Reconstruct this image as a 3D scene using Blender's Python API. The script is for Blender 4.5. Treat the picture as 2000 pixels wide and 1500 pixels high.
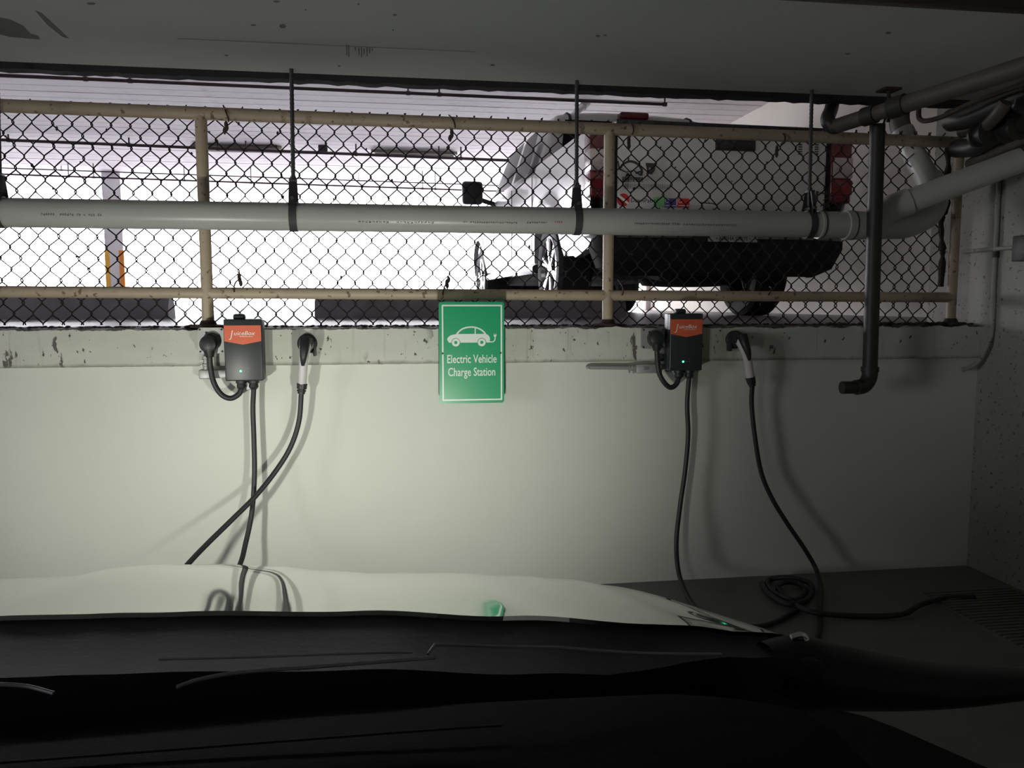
import bpy, bmesh, math, random
from mathutils import Vector, Matrix
random.seed(7)
for o in list(bpy.data.objects): bpy.data.objects.remove(o)
S = bpy.context.scene
C = S.collection
PI = math.pi
# ------------------------------------------------------------------ camera
CX, CY, CZ = 0.0, -3.8, 1.37
F = 1600.0; YAW = math.radians(8.43); PIT = math.radians(5.6)
cam_d = bpy.data.cameras.new('camera'); cam = bpy.data.objects.new('camera', cam_d); C.objects.link(cam)
cam_d.sensor_width = 36; cam_d.lens = F/2000*36; cam_d.clip_start = 0.02; cam_d.clip_end = 300
cam.location = (CX, CY, CZ); cam.rotation_euler = (PI/2-PIT, 0, -YAW)
S.camera = cam
# ------------------------------------------------------------------ world, lights, exposure
w = bpy.data.worlds.new('daylight'); S.world = w; w.use_nodes = True
bg = w.node_tree.nodes['Background']; bg.inputs[0].default_value = (0.96, 0.96, 1.0, 1); bg.inputs[1].default_value = 14.0
S.view_settings.view_transform = 'Standard'; S.view_settings.look = 'None'
S.view_settings.exposure = 0; S.view_settings.gamma = 1; S.view_settings.use_curve_mapping = False
# daylight portal in the open far side of the upper deck (emits nothing, guides sampling of the sky)
pd = bpy.data.lights.new('daylight_portal', 'AREA'); pd.shape = 'RECTANGLE'; pd.size = 19; pd.size_y = 2.5
pd.cycles.is_portal = True
po = bpy.data.objects.new('daylight_portal', pd); C.objects.link(po); po.location = (-5.5, 14.3, 2.45); po.rotation_euler = (-PI/2, 0, 0)
pd2 = bpy.data.lights.new('fill_gap_portal', 'AREA'); pd2.shape = 'RECTANGLE'; pd2.size = 2.2; pd2.size_y = 2.3  # guides sky through a gap added in the unseen left wall as fill
pd2.cycles.is_portal = True
po2 = bpy.data.objects.new('fill_gap_portal', pd2); C.objects.link(po2); po2.location = (-11.2, -6.9, 1.2); po2.rotation_euler = (PI/2, 0, -PI/2)
# low beams of the parked car
HX = (-1.06, 0.19)
for hx, en in zip(HX, (58, 58)):
    ld = bpy.data.lights.new('headlight_beam', 'SPOT'); ld.energy = en; ld.color = (1.0, 1.0, 0.90)
    ld.spot_size = math.radians(96); ld.spot_blend = 1.0; ld.shadow_soft_size = 0.045
    lo = bpy.data.objects.new('headlight_beam', ld); C.objects.link(lo)
    lo.location = (hx, -1.68, 0.60)
    lo.rotation_euler = Vector((0, 1, 0.17)).to_track_quat('-Z', 'Y').to_euler()

# ------------------------------------------------------------------ pixel -> plane
cy_, sy_, cp_, sp_ = math.cos(YAW), math.sin(YAW), math.cos(PIT), math.sin(PIT)
_f = Vector((sy_*cp_, cy_*cp_, -sp_)); _r = Vector((cy_, -sy_, 0)); _d = Vector((-sy_*sp_, -cy_*sp_, -cp_))
def ray(x, y): return _f + _r*((x-1000)/F) + _d*((y-750)/F)
def onY(x, y, Y):
    a = ray(x, y); t = (Y-CY)/a.y; return Vector((a.x*t, Y, CZ+a.z*t))
def onX(x, y, X):
    a = ray(x, y); t = X/a.x; return Vector((X, CY+a.y*t, CZ+a.z*t))
def onZ(x, y, Z):
    a = ray(x, y); t = (Z-CZ)/a.z; return Vector((a.x*t, CY+a.y*t, Z))
# ------------------------------------------------------------------ materials
def mat(name, col, rough=0.6, metal=0.0, var=0.0, vscale=6.0, spots=0.0, sscale=40.0, scol=(0.03,0.03,0.03),
        stretch=(1,1,1), bump=0.0, coat=0.0, emit=None, estr=0.0, spec=None):
    m = bpy.data.materials.new(name); m.use_nodes = True; nt = m.node_tree; N = nt.nodes; L = nt.links
    b = N['Principled BSDF']; b.inputs['Base Color'].default_value = (*col, 1); b.inputs['Roughness'].default_value = rough
    b.inputs['Metallic'].default_value = metal
    if spec is not None: b.inputs['Specular IOR Level'].default_value = spec
    if coat: b.inputs['Coat Weight'].default_value = coat; b.inputs['Coat Roughness'].default_value = 0.04
    if emit: b.inputs['Emission Color'].default_value = (*emit, 1); b.inputs['Emission Strength'].default_value = estr
    if var or spots or bump:
        tc = N.new('ShaderNodeTexCoord'); mp = N.new('ShaderNodeMapping'); mp.inputs['Scale'].default_value = stretch
        L.new(tc.outputs['Object'], mp.inputs[0])
        n = N.new('ShaderNodeTexNoise'); n.inputs['Scale'].default_value = vscale; n.inputs['Detail'].default_value = 7
        n.inputs['Roughness'].default_value = 0.62
        L.new(mp.outputs[0], n.inputs['Vector'])
        cur = None
        if var:
            mx = N.new('ShaderNodeMix'); mx.data_type = 'RGBA'
            mx.inputs[6].default_value = (*[c*(1-var) for c in col], 1); mx.inputs[7].default_value = (*[min(1, c*(1+var*0.6)) for c in col], 1)
            L.new(n.outputs['Fac'], mx.inputs[0]); cur = mx.outputs[2]
        if spots:
            n2 = N.new('ShaderNodeTexNoise'); n2.inputs['Scale'].default_value = sscale; n2.inputs['Detail'].default_value = 4
            n2.inputs['Roughness'].default_value = 0.55; L.new(mp.outputs[0], n2.inputs['Vector'])
            r = N.new('ShaderNodeValToRGB'); r.color_ramp.elements[0].position = 0.63-spots*0.1; r.color_ramp.elements[1].position = 0.67-spots*0.1
            L.new(n2.outputs['Fac'], r.inputs[0])
            m2 = N.new('ShaderNodeMix'); m2.data_type = 'RGBA'; m2.inputs[7].default_value = (*scol, 1)
            if cur: L.new(cur, m2.inputs[6])
            else: m2.inputs[6].default_value = (*col, 1)
            L.new(r.outputs[0], m2.inputs[0]); cur = m2.outputs[2]
        if cur: L.new(cur, b.inputs['Base Color'])
        if bump:
            bp = N.new('ShaderNodeBump'); bp.inputs['Strength'].default_value = bump; bp.inputs['Distance'].default_value = 0.01
            L.new(n.outputs['Fac'], bp.inputs['Height']); L.new(bp.outputs[0], b.inputs['Normal'])
    return m
M = {}
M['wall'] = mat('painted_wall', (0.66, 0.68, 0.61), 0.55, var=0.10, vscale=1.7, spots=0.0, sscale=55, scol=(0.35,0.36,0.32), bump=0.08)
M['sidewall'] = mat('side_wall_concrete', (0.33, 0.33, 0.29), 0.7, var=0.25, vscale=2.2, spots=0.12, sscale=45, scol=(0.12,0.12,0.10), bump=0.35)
M['ceil'] = mat('near_ceiling_paint', (0.74, 0.76, 0.74), 0.75, var=0.16, vscale=1.3, spots=0.0, bump=0.1)
M['farceil'] = mat('far_ceiling_boards', (0.72, 0.68, 0.70), 0.75, var=0.14, vscale=2.5, spots=0.05, sscale=9, scol=(0.5,0.45,0.48), stretch=(0.5,3,1), bump=0.15)
M['deck'] = mat('deck_concrete', (0.24, 0.225, 0.25), 0.42, var=0.3, vscale=2.5, stretch=(0.35,4,1), bump=0.2)
M['floor'] = mat('lower_floor_concrete', (0.17, 0.17, 0.172), 0.6, var=0.3, vscale=3, bump=0.3)
M['upwall'] = mat('upper_wall_beige', (0.66, 0.61, 0.55), 0.7, var=0.1, vscale=1.5, bump=0.1)
M['stop'] = mat('wheel_stop_concrete', (0.27, 0.26, 0.29), 0.8, var=0.25, vscale=7, bump=0.3)
M['ground'] = mat('outdoor_ground', (0.8, 0.8, 0.82), 0.8, var=0.05)
M['cream'] = mat('cream_rail_paint', (0.44, 0.36, 0.26), 0.5, var=0.22, vscale=9, spots=0.12, sscale=35, scol=(0.16,0.11,0.07), bump=0.12)
M['wire'] = mat('vinyl_wire', (0.020, 0.016, 0.018), 0.8, spec=0.2, var=0.3, vscale=60)
M['rust'] = mat('rusty_iron', (0.05, 0.03, 0.025), 0.8, var=0.4, vscale=30, bump=0.6)
M['pvc'] = mat('dusty_pvc', (0.50, 0.51, 0.48), 0.32, var=0.18, vscale=5, spots=0.0, sscale=14, scol=(0.27,0.27,0.25), stretch=(0.6,1,1), bump=0.05)
M['pvcw'] = mat('white_pvc', (0.72, 0.72, 0.72), 0.35)
M['iron'] = mat('cast_iron_pipe', (0.032, 0.030, 0.028), 0.5, var=0.3, vscale=12, bump=0.3)
M['ironl'] = mat('grey_dusty_pipe', (0.10, 0.09, 0.078), 0.5, var=0.3, vscale=9, bump=0.2)
M['strap'] = mat('hanger_steel', (0.055, 0.055, 0.06), 0.6, var=0.3, vscale=30, bump=0.3)
M['black'] = mat('black_plastic', (0.018, 0.02, 0.022), 0.45)
M['box'] = mat('charger_shell', (0.030, 0.034, 0.038), 0.38, var=0.1, vscale=20)
M['orange'] = mat('orange_panel', (0.70, 0.13, 0.055), 0.45)
M['white'] = mat('white_print', (0.85, 0.85, 0.82), 0.5)
M['signg'] = mat('sign_green', (0.012, 0.36, 0.15), 0.32, var=0.04, vscale=3)
M['signw'] = mat('sign_white', (0.78, 0.86, 0.80), 0.4)
M['steel'] = mat('galvanised_steel', (0.42, 0.43, 0.42), 0.5, 0.5, var=0.2, vscale=25)
M['cable'] = mat('black_cable_rubber', (0.022, 0.022, 0.026), 0.5)
M['handle'] = mat('white_handle_plastic', (0.62, 0.60, 0.60), 0.4)
M['led'] = mat('green_led', (0.1, 0.9, 0.4), 0.3, emit=(0.06, 1.0, 0.35), estr=7)
M['dot'] = mat('indicator_dot', (0.6, 0.65, 0.62), 0.4)
M['truck'] = mat('white_truck_paint', (0.60, 0.60, 0.59), 0.28, coat=0.6)
M['tglass'] = mat('dark_car_glass', (0.01, 0.012, 0.016), 0.2, spec=0.5)
M['tyre'] = mat('tyre_rubber', (0.015, 0.015, 0.016), 0.75, bump=0.2, vscale=40)
M['chrome'] = mat('chrome', (0.7, 0.7, 0.72), 0.14, 1.0)
M['red'] = mat('red_lens', (0.20, 0.010, 0.016), 0.2, coat=0.5)
M['dred'] = mat('dark_red_lens', (0.12, 0.008, 0.015), 0.25, coat=0.4)
M['clear'] = mat('clear_lens', (0.55, 0.50, 0.50), 0.12, 0.3, var=0.5, vscale=50)
M['under'] = mat('dark_underbody', (0.012, 0.012, 0.012), 0.8)
M['plate'] = mat('number_plate', (0.45, 0.47, 0.45), 0.4)
M['stkgreen'] = mat('sticker_green', (0.22, 0.62, 0.25), 0.5)
M['stkblue'] = mat('sticker_violet', (0.09, 0.06, 0.30), 0.5)
M['stkred'] = mat('sticker_red', (0.55, 0.03, 0.03), 0.5)
M['stkdark'] = mat('sticker_dark', (0.05, 0.05, 0.055), 0.5)
M['stkgrey'] = mat('sticker_grey', (0.2, 0.2, 0.2), 0.5)
M['paint'] = mat('silver_bonnet_paint', (0.66, 0.67, 0.66), 0.045, 0.92)
M['bodyd'] = mat('dark_car_paint', (0.006, 0.006, 0.008), 0.33, spec=0.25)
M['cowl'] = mat('cowl_plastic', (0.006, 0.006, 0.010), 0.6, spec=0.2, bump=0.1, vscale=80)
M['dash'] = mat('dashboard_vinyl', (0.0015, 0.0015, 0.002), 0.8, spec=0.05, bump=0.15, vscale=120)
M['trimline'] = mat('wiper_edge_glint', (0.20, 0.20, 0.22), 0.35, 0.4)  # pale grey paints in the specular glints along wiper and cowl edges
M['lens'] = mat('headlamp_lens', (0.8, 0.8, 0.78), 0.1)
M['orangep'] = mat('orange_column_paint', (0.75, 0.26, 0.05), 0.6)
M['yellowp'] = mat('yellow_column_paint', (0.80, 0.45, 0.06), 0.6)
M['greyp'] = mat('grey_column_paint', (0.75, 0.75, 0.76), 0.7, var=0.1)
M['lampbody'] = mat('lamp_housing', (0.22, 0.21, 0.18), 0.5)
M['lamptube'] = mat('lamp_tube', (0.9, 0.9, 0.9), 0.4, emit=(1, 0.97, 0.93), estr=1.2)
M['sprink'] = mat('sprinkler_pipe', (0.05, 0.03, 0.035), 0.6)
# sill: white paint, chipped to dark along the top edge, darker towards the bottom edge
def sill_mat():
    m = bpy.data.materials.new('chipped_sill_paint'); m.use_nodes = True; nt = m.node_tree; N = nt.nodes; L = nt.links
    b = N['Principled BSDF']; b.inputs['Roughness'].default_value = 0.7
    tc = N.new('ShaderNodeTexCoord'); sx = N.new('ShaderNodeSeparateXYZ'); L.new(tc.outputs['Object'], sx.inputs[0])
    def noise(sc, st, det=6):
        mp = N.new('ShaderNodeMapping'); mp.inputs['Scale'].default_value = st; L.new(tc.outputs['Object'], mp.inputs[0])
        n = N.new('ShaderNodeTexNoise'); n.inputs['Scale'].default_value = sc; n.inputs['Detail'].default_value = det; n.inputs['Roughness'].default_value = 0.6
        L.new(mp.outputs[0], n.inputs['Vector']); return n.outputs['Fac']
    def ramp(src, a, bb):
        r = N.new('ShaderNodeMapRange'); r.inputs[1].default_value = a; r.inputs[2].default_value = bb; L.new(src, r.inputs[0]); return r.outputs[0]
    def mth(op, a, bb):
        q = N.new('ShaderNodeMath'); q.operation = op
        for i, s in enumerate((a, bb)):
            if isinstance(s, (int, float)): q.inputs[i].default_value = s
            else: L.new(s, q.inputs[i])
        return q.outputs[0]
    def mix(fac, a, bb):
        q = N.new('ShaderNodeMix'); q.data_type = 'RGBA'; L.new(fac, q.inputs[0])
        for i, s in ((6, a), (7, bb)):
            if isinstance(s, tuple): q.inputs[i].default_value = (*s, 1)
            else: L.new(s, q.inputs[i])
        return q.outputs[2]
    base = mix(noise(4, (1,1,2)), (0.44,0.46,0.40), (0.64,0.65,0.58))
    drip = ramp(noise(16, (1.6,1,0.10), 3), 0.60, 0.70)
    base = mix(mth('MULTIPLY', drip, 0.35), base, (0.26,0.24,0.19))
    pits = ramp(noise(45, (1,1,0.6), 3), 0.665, 0.69)
    base = mix(pits, base, (0.07,0.06,0.055))
    chips = mth('MULTIPLY', ramp(noise(6, (2.2,1,0.9), 5), 0.615, 0.635), ramp(noise(2.2, (1,1,1), 2), 0.50, 0.56))
    base = mix(chips, base, (0.11,0.10,0.085))
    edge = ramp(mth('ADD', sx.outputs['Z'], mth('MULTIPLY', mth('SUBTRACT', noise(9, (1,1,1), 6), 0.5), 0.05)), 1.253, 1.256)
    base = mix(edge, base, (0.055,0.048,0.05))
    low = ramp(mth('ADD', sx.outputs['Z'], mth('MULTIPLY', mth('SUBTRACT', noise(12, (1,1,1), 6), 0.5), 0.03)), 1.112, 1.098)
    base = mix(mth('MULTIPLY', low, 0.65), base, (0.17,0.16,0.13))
    L.new(base, b.inputs['Base Color'])
    bp = N.new('ShaderNodeBump'); bp.inputs['Strength'].default_value = 0.5; bp.inputs['Distance'].default_value = 0.006
    L.new(noise(14, (1,1,1)), bp.inputs['Height']); L.new(bp.outputs[0], b.inputs['Normal'])
    return m
M['sill'] = sill_mat()
# ------------------------------------------------------------------ mesh helpers
def nb(): return bmesh.new()
def box(bm, x0, x1, y0, y1, z0, z1, bev=0.0, seg=2):
    t = bmesh.new()
    bmesh.ops.create_cube(t, size=1)
    for v in t.verts: v.co = Vector(((x0+x1)/2+v.co.x*(x1-x0), (y0+y1)/2+v.co.y*(y1-y0), (z0+z1)/2+v.co.z*(z1-z0)))
    if bev: bmesh.ops.bevel(t, geom=t.edges[:], offset=bev, segments=seg, affect='EDGES', profile=0.5)
    merge(bm, t)
def merge(bm, t):
    me = bpy.data.meshes.new('tmp'); t.to_mesh(me); t.free(); bm.from_mesh(me); bpy.data.meshes.remove(me)
def tube(bm, pts, r, n=10, caps=True, flat=1.0):
    pts = [Vector(p) for p in pts]; R = r if isinstance(r, (list, tuple)) else [r]*len(pts)
    T = []
    for i in range(len(pts)):
        a = pts[max(0, i-1)]; b = pts[min(len(pts)-1, i+1)]; d = (b-a)
        T.append(d.normalized() if d.length > 1e-9 else Vector((0, 0, 1)))
    up = Vector((0, 0, 1)) if abs(T[0].z) < 0.9 else Vector((0, -1, 0))
    u = (up-T[0]*up.dot(T[0])).normalized(); rings = []
    for i, p in enumerate(pts):
        u = (u-T[i]*u.dot(T[i])).normalized(); v = T[i].cross(u)
        rings.append([bm.verts.new(p+(u*math.cos(2*PI*k/n)+v*math.sin(2*PI*k/n)*flat)*R[i]) for k in range(n)])
    for a, b in zip(rings, rings[1:]):
        for k in range(n): bm.faces.new((a[k], a[(k+1) % n], b[(k+1) % n], b[k]))
    if caps: bm.faces.new(list(reversed(rings[0]))); bm.faces.new(rings[-1])
def spline(P, n=8):
    P = [Vector(p) for p in P]; Q = [P[0]*2-P[1]]+P+[P[-1]*2-P[-2]]; out = []
    for i in range(1, len(Q)-2):
        for k in range(n):
            t = k/n; a, b, c, d = Q[i-1:i+3]
            out.append(0.5*((2*b)+(c-a)*t+(2*a-5*b+4*c-d)*t*t+(3*b-a-3*c+d)*t**3))
    out.append(P[-1]); return out
def lathe(bm, prof, c, axis='Z', n=24, caps=True):
    c = Vector(c); rings = []
    for r, h in prof:
        ring = []
        for k in range(n):
            a = 2*PI*k/n; x, y = r*math.cos(a), r*math.sin(a)
            p = {'Z': (x, y, h), 'X': (h, x, y), 'Y': (x, h, y)}[axis]
            ring.append(bm.verts.new(c+Vector(p)))
        rings.append(ring)
    for a, b in zip(rings, rings[1:]):
        for k in range(n): bm.faces.new((a[k], a[(k+1) % n], b[(k+1) % n], b[k]))
    if caps:
        for ring in (rings[0], rings[-1]):
            try: bm.faces.new(ring)
            except ValueError: pass
def grid(bm, rows):
    V = [[bm.verts.new(p) for p in row] for row in rows]
    for a, b in zip(V, V[1:]):
        for k in range(len(a)-1): bm.faces.new((a[k], a[k+1], b[k+1], b[k]))
def prism(bm, poly, y0, y1, f=lambda x, z: (x, z)):
    """poly of (x, z), extruded from y0 to y1"""
    a = [bm.verts.new((f(x, z)[0], y0, f(x, z)[1])) for x, z in poly]
    b = [bm.verts.new((f(x, z)[0], y1, f(x, z)[1])) for x, z in poly]
    bm.faces.new(a); bm.faces.new(b[::-1])
    for k in range(len(a)): bm.faces.new((a[k], b[k], b[(k+1) % len(a)], a[(k+1) % len(a)]))
def strip(bm, pts, wd, y0, y1):
    pts = [Vector((p[0], p[1])) for p in pts]; L = []; R = []
    for i, p in enumerate(pts):
        d = (pts[min(i+1, len(pts)-1)]-pts[max(i-1, 0)]).normalized(); n = Vector((-d.y, d.x))*wd/2
        L.append(p+n); R.append(p-n)
    prism(bm, [tuple(q) for q in L]+[tuple(q) for q in R[::-1]], y0, y1)
def build(name, bm, m, parent=None, loc=None, smooth=True, angle=35):
    bmesh.ops.recalc_face_normals(bm, faces=bm.faces[:])
    me = bpy.data.meshes.new(name); bm.to_mesh(me); bm.free()
    me.materials.append(M[m] if isinstance(m, str) else m)
    if smooth:
        me.polygons.foreach_set('use_smooth', [True]*len(me.polygons)); me.set_sharp_from_angle(angle=math.radians(angle))
    o = bpy.data.objects.new(name, me); C.objects.link(o)
    if parent: o.parent = parent
    if loc: o.location = loc
    return o
def tag(o, label=None, cat=None, group=None, kind=None):
    if label: o['label'] = label
    if cat: o['category'] = cat
    if group: o['group'] = group
    if kind: o['kind'] = kind
    return o
def thing(name, loc, label, cat, group=None, rz=0):
    o = bpy.data.objects.new(name, None); C.objects.link(o); o.location = loc; o.rotation_euler = (0, 0, rz); o.empty_display_size = 0.05
    return tag(o, label, cat, group)
def dup(o, parent=None):
    c = o.copy(); C.objects.link(c); c.parent = parent
    for ch in [q for q in o.children]: dup(ch, c)
    return c
def struct(name, bm, m, **k): return tag(build(name, bm, m, **k), kind='structure')
def text(name, s, size, m, parent, loc, sx=1.0, bold=0.0, shear=0.0, depth=0.0006, align='LEFT', rot=(PI/2, 0, 0), space=1.0):
    cu = bpy.data.curves.new(name, 'FONT'); cu.body = s; cu.size = size; cu.extrude = depth; cu.offset = bold; cu.shear = shear
    cu.align_x = align; cu.resolution_u = 3; cu.space_character = space
    t = bpy.data.objects.new(name+'_c', cu); C.objects.link(t); bpy.context.view_layer.update()
    me = bpy.data.meshes.new_from_object(t.evaluated_get(bpy.context.evaluated_depsgraph_get()))
    bpy.data.objects.remove(t)
    me.transform(Matrix.Scale(sx, 4, (1, 0, 0))); me.transform(Matrix.Translation(loc) @ Matrix.Rotation(rot[2], 4, 'Z') @ Matrix.Rotation(rot[1], 4, 'Y') @ Matrix.Rotation(rot[0], 4, 'X'))
    me.materials.clear(); me.materials.append(M[m])
    o = bpy.data.objects.new(name, me); C.objects.link(o); o.parent = parent
    return o

# ================================================================== SETTING
DZ = 1.265            # upper deck level
bm = nb(); box(bm, -11, 3.3, -9, 0.4, -0.2, 0.0); struct('floor', bm, 'floor')
bm = nb(); box(bm, -11, 2.98, 0.0, 0.35, 0.0, 1.095); struct('wall_back', bm, 'wall')
# sill with a ragged top edge
bm = nb()
nx = 420; xs = [-11]+[-8+11.0*k/nx for k in range(nx)] + [2.98]
rows = [[], [], [], [], []]
for x in xs:
    j = 0.004*math.sin(x*31)+0.003*math.sin(x*83+1)+random.uniform(-0.0035, 0.0035)
    rows[0].append((x, 0.005, 1.093)); rows[1].append((x, -0.028+random.uniform(-.001, .001), 1.096+random.uniform(-.002, .002)))
    rows[2].append((x, -0.03, 1.18)); rows[3].append((x, -0.026+j*0.4, 1.258+j)); rows[4].append((x, 0.20, 1.266+j*0.3))
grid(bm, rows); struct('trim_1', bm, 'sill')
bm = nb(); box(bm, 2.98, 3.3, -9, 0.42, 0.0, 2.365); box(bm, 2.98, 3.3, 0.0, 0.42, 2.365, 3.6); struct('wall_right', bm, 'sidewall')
bm = nb(); box(bm, -11.3, -11, -9, -8, 0.0, 2.365); box(bm, -11.3, -11, -5.8, 0.35, 0.0, 2.365); struct('wall_left', bm, 'sidewall')  # gap between the two pieces is added to let fill daylight in
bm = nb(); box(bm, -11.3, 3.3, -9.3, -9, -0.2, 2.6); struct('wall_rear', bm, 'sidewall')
bm = nb(); box(bm, -11.3, 3.3, -9.3, 0.0, 2.365, 2.62); ceil = struct('ceiling', bm, 'ceil')
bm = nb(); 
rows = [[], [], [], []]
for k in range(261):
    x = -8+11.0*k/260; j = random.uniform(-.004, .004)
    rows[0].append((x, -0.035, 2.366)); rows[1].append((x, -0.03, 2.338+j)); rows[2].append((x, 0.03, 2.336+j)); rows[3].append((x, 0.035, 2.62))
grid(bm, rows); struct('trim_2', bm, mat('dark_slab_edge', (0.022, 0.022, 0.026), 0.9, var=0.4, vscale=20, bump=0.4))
bm = nb(); p0 = onZ(1690, -6, 2.36); p1 = onZ(2000, 20, 2.36); box(bm, 1.2, 2.98, -1.30, -1.24, 2.33, 2.37, 0.004); struct('trim_3', bm, 'rust')
# thin marks left on the ceiling by the formwork, scuffs
bm = nb(); box(bm, -0.78, 0.35, -0.452, -0.449, 2.3635, 2.366); struct('trim_4', bm, 'stkgrey')
# scuffs and small chips on the near ceiling
def scuff(L_, wd=None):
    bm = nb(); P = [onZ(a, b, 2.365) for a, b in L_]
    if wd: P2 = [p+Vector((0, wd, 0)) for p in P[::-1]]; P = P+P2
    va = [bm.verts.new((p.x, p.y, 2.3645)) for p in P]; vb = [bm.verts.new((p.x, p.y, 2.3655)) for p in P]
    bm.faces.new(va); bm.faces.new(vb[::-1])
    for q in range(len(P)): bm.faces.new((va[q], vb[q], vb[(q+1) % len(P)], va[(q+1) % len(P)]))
    build('scuff', bm, 'scuff', ceil, smooth=False)
M['scuff'] = mat('ceiling_scuff', (0.24, 0.25, 0.24), 0.8, var=0.3, vscale=30)
scuff([(-20, 30), (20, 38), (45, 50), (60, 66), (75, 70), (78, 77), (20, 72), (-20, 62)])
scuff([(68, 20), (82, 26), (108, 50), (135, 75), (122, 72), (92, 48)])
for a, b, w_, h_ in ((178, 7, 9, 2.5), (540, 3, 7, 2), (495, 49, 6, 1.6), (552, 51, 7, 4.5), (442, 108, 4, 1.5), (662, 129, 3, 1.5), (768, 59, 2, 1.5), (771, 29, 4, 2), (1168, 70, 5, 2), (1182, 69, 4, 1.5), (1735, 64, 6, 2.5), (1656, 105, 6, 1.5), (962, 127, 5, 2), (30, 140, 3, 1), (700, 8, 2, 2), (597, 19, 2, 1.5)):
    scuff([(a+w_*math.cos(q), b+h_*math.sin(q)) for q in (0, .9, 2.0, 3.1, 4.1, 5.2)])
for a, b, c in ((677, 87, 108), (681, 88, 111), (694, 92, 99), (701, 93, 108), (706, 92, 112), (711, 94, 106), (717, 92, 110), (722, 93, 104), (727, 92, 100)):
    scuff([(a-1.5, b), (a+1.5, b), (a+1.2, c), (a-0.8, c)])
# upper deck
bm = nb(); box(bm, -16, 4.6, 0.15, 14.0, 1.0, DZ); struct('floor_upper', bm, 'deck')
cu = nb(); box(cu, -16, 4.6, -0.3, 14.2, 3.62, 3.9); cu = struct('ceiling_upper', cu, 'farceil')
me = None
for k in range(56):
    y0 = 0.05+k*0.252
    if me is None:
        b = nb(); box(b, -16, 4.2, 0.004, 0.246, -0.03, 0.03, 0.004, 1); o = build('ceiling_board', b, 'farceil', cu, (0, y0, 3.60), smooth=False); me = o.data
    else:
        o = bpy.data.objects.new('ceiling_board', me); C.objects.link(o); o.parent = cu; o.location = (0, y0, 3.60+random.uniform(-.003, .003))
bm = nb(); box(bm, 4.15, 4.6, 0.0, 9.0, DZ, 4.0); struct('wall_right_upper', bm, 'upwall')
bm = nb(); box(bm, 3.3, 4.6, 0.0, 0.3, 0.9, 4.0); struct('wall_side_return', bm, 'sidewall')
bm = nb(); box(bm, -16.3, -16, 0, 14, 1.0, 4.0); struct('wall_left_upper', bm, 'upwall')
bm = nb(); box(bm, -16, 4.6, -0.5, -0.2, 2.62, 4.0); struct('sky_block_upper', bm, 'upwall')  # unseen wall added above the slab to keep sky light out
bm = nb(); box(bm, -16.3, -11.0, -0.2, 0.1, 0.9, 4.0); struct('wall_front_side', bm, 'upwall')
bm = nb(); box(bm, -60, 60, 14.6, 90, 0.9, 1.0); struct('ground_outside', bm, 'ground')

# ================================================================== columns of the upper deck
def column(x0, x1, y0, y1, label, striped):
    t = thing('column', ((x0+x1)/2, (y0+y1)/2, DZ), label, 'column')
    w2, d2 = (x1-x0)/2, (y1-y0)/2
    bm = nb(); box(bm, -w2, w2, -d2, d2, 0, 2.31, 0.012); build('shaft', bm, 'greyp' if striped else 'upwall', t)
    if striped:
        for sx, mm in ((-1, 'yellowp'), (1, 'orangep')):
            bm = nb(); a, b = sorted((sx*(w2+0.003), sx*(w2-0.075))); box(bm, a, b, -d2-0.003, -d2+0.05, 0.0, 1.0); build('stripe', bm, mm, t)
    return t
pa, pb = onY(200, 400, 11.0), onY(237, 400, 11.0)
column(pa.x, pb.x, 11.0, 11.3, 'grey concrete column with yellow and orange corner stripes on the upper deck', True)
pa, pb = onY(1268, 200, 9.0), onY(1292, 200, 9.0)
column(pa.x, pb.x+0.1, 9.0, 9.25, 'plain beige column at the end of the upper side wall above the truck', False)

# ================================================================== sprinkler pipes and lamps under the far ceiling
def ceiling_pipe(a, b, r, hang, label, mm='sprink', top=3.6):
    t = thing('sprinkler_pipe', a, label, 'pipe', None)
    a = Vector(a); b = Vector(b)
    bm = nb(); tube(bm, [a-a, b-a], r, 8); build('pipe_run', bm, mm, t)
    for x in hang:
        f = (x-a.x)/(b.x-a.x); z = (b-a).z*f
        bm = nb(); tube(bm, [(x-a.x, 0, z), (x-a.x, 0, top-a.z-0.03)], r*0.55, 6); lathe(bm, [(r*1.35, -0.02), (r*1.35, 0.02)], (x-a.x, 0, z), 'X', 8); build('hanger', bm, mm, t)
    return t
a, b = onY(0, 147, 4.5), onY(1302, 204, 4.5); d = (a-b); a2 = a+d*0.3
ceiling_pipe(a2, b, 0.016, [onY(167, 152, 4.5).x, onY(254, 155, 4.5).x, onY(797, 180, 4.5).x, onY(858, 183, 4.5).x, b.x-0.02], 'nearest thin brown sprinkler pipe running just below the edge of the near ceiling')
a, b = onY(0, 273, 8), onY(1010, 314, 8); d = a-b; 
ceiling_pipe(a+d*0.3, b+d*-0.8, 0.02, [onY(q, 280, 8).x for q in (17, 252, 425, 480, 695, 857, 900)], 'thick brown pipe crossing under the two ceiling lamps')
a, b = onY(0, 328, 10.5), onY(960, 362, 10.5); d = a-b
ceiling_pipe(a+d*0.3, b-d*0.8, 0.009, [onY(q, 335, 10.5).x for q in (120, 700)], 'thin cable conduit touching the top of the striped column')
a, b = onY(0, 340, 10.2), onY(960, 373, 10.2); d = a-b
ceiling_pipe(a+d*0.3, b-d*0.8, 0.013, [onY(q, 345, 10.2).x for q in (134, 183, 360, 490, 825, 850)], 'farthest thin pipe crossing in front of the striped column')
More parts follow.
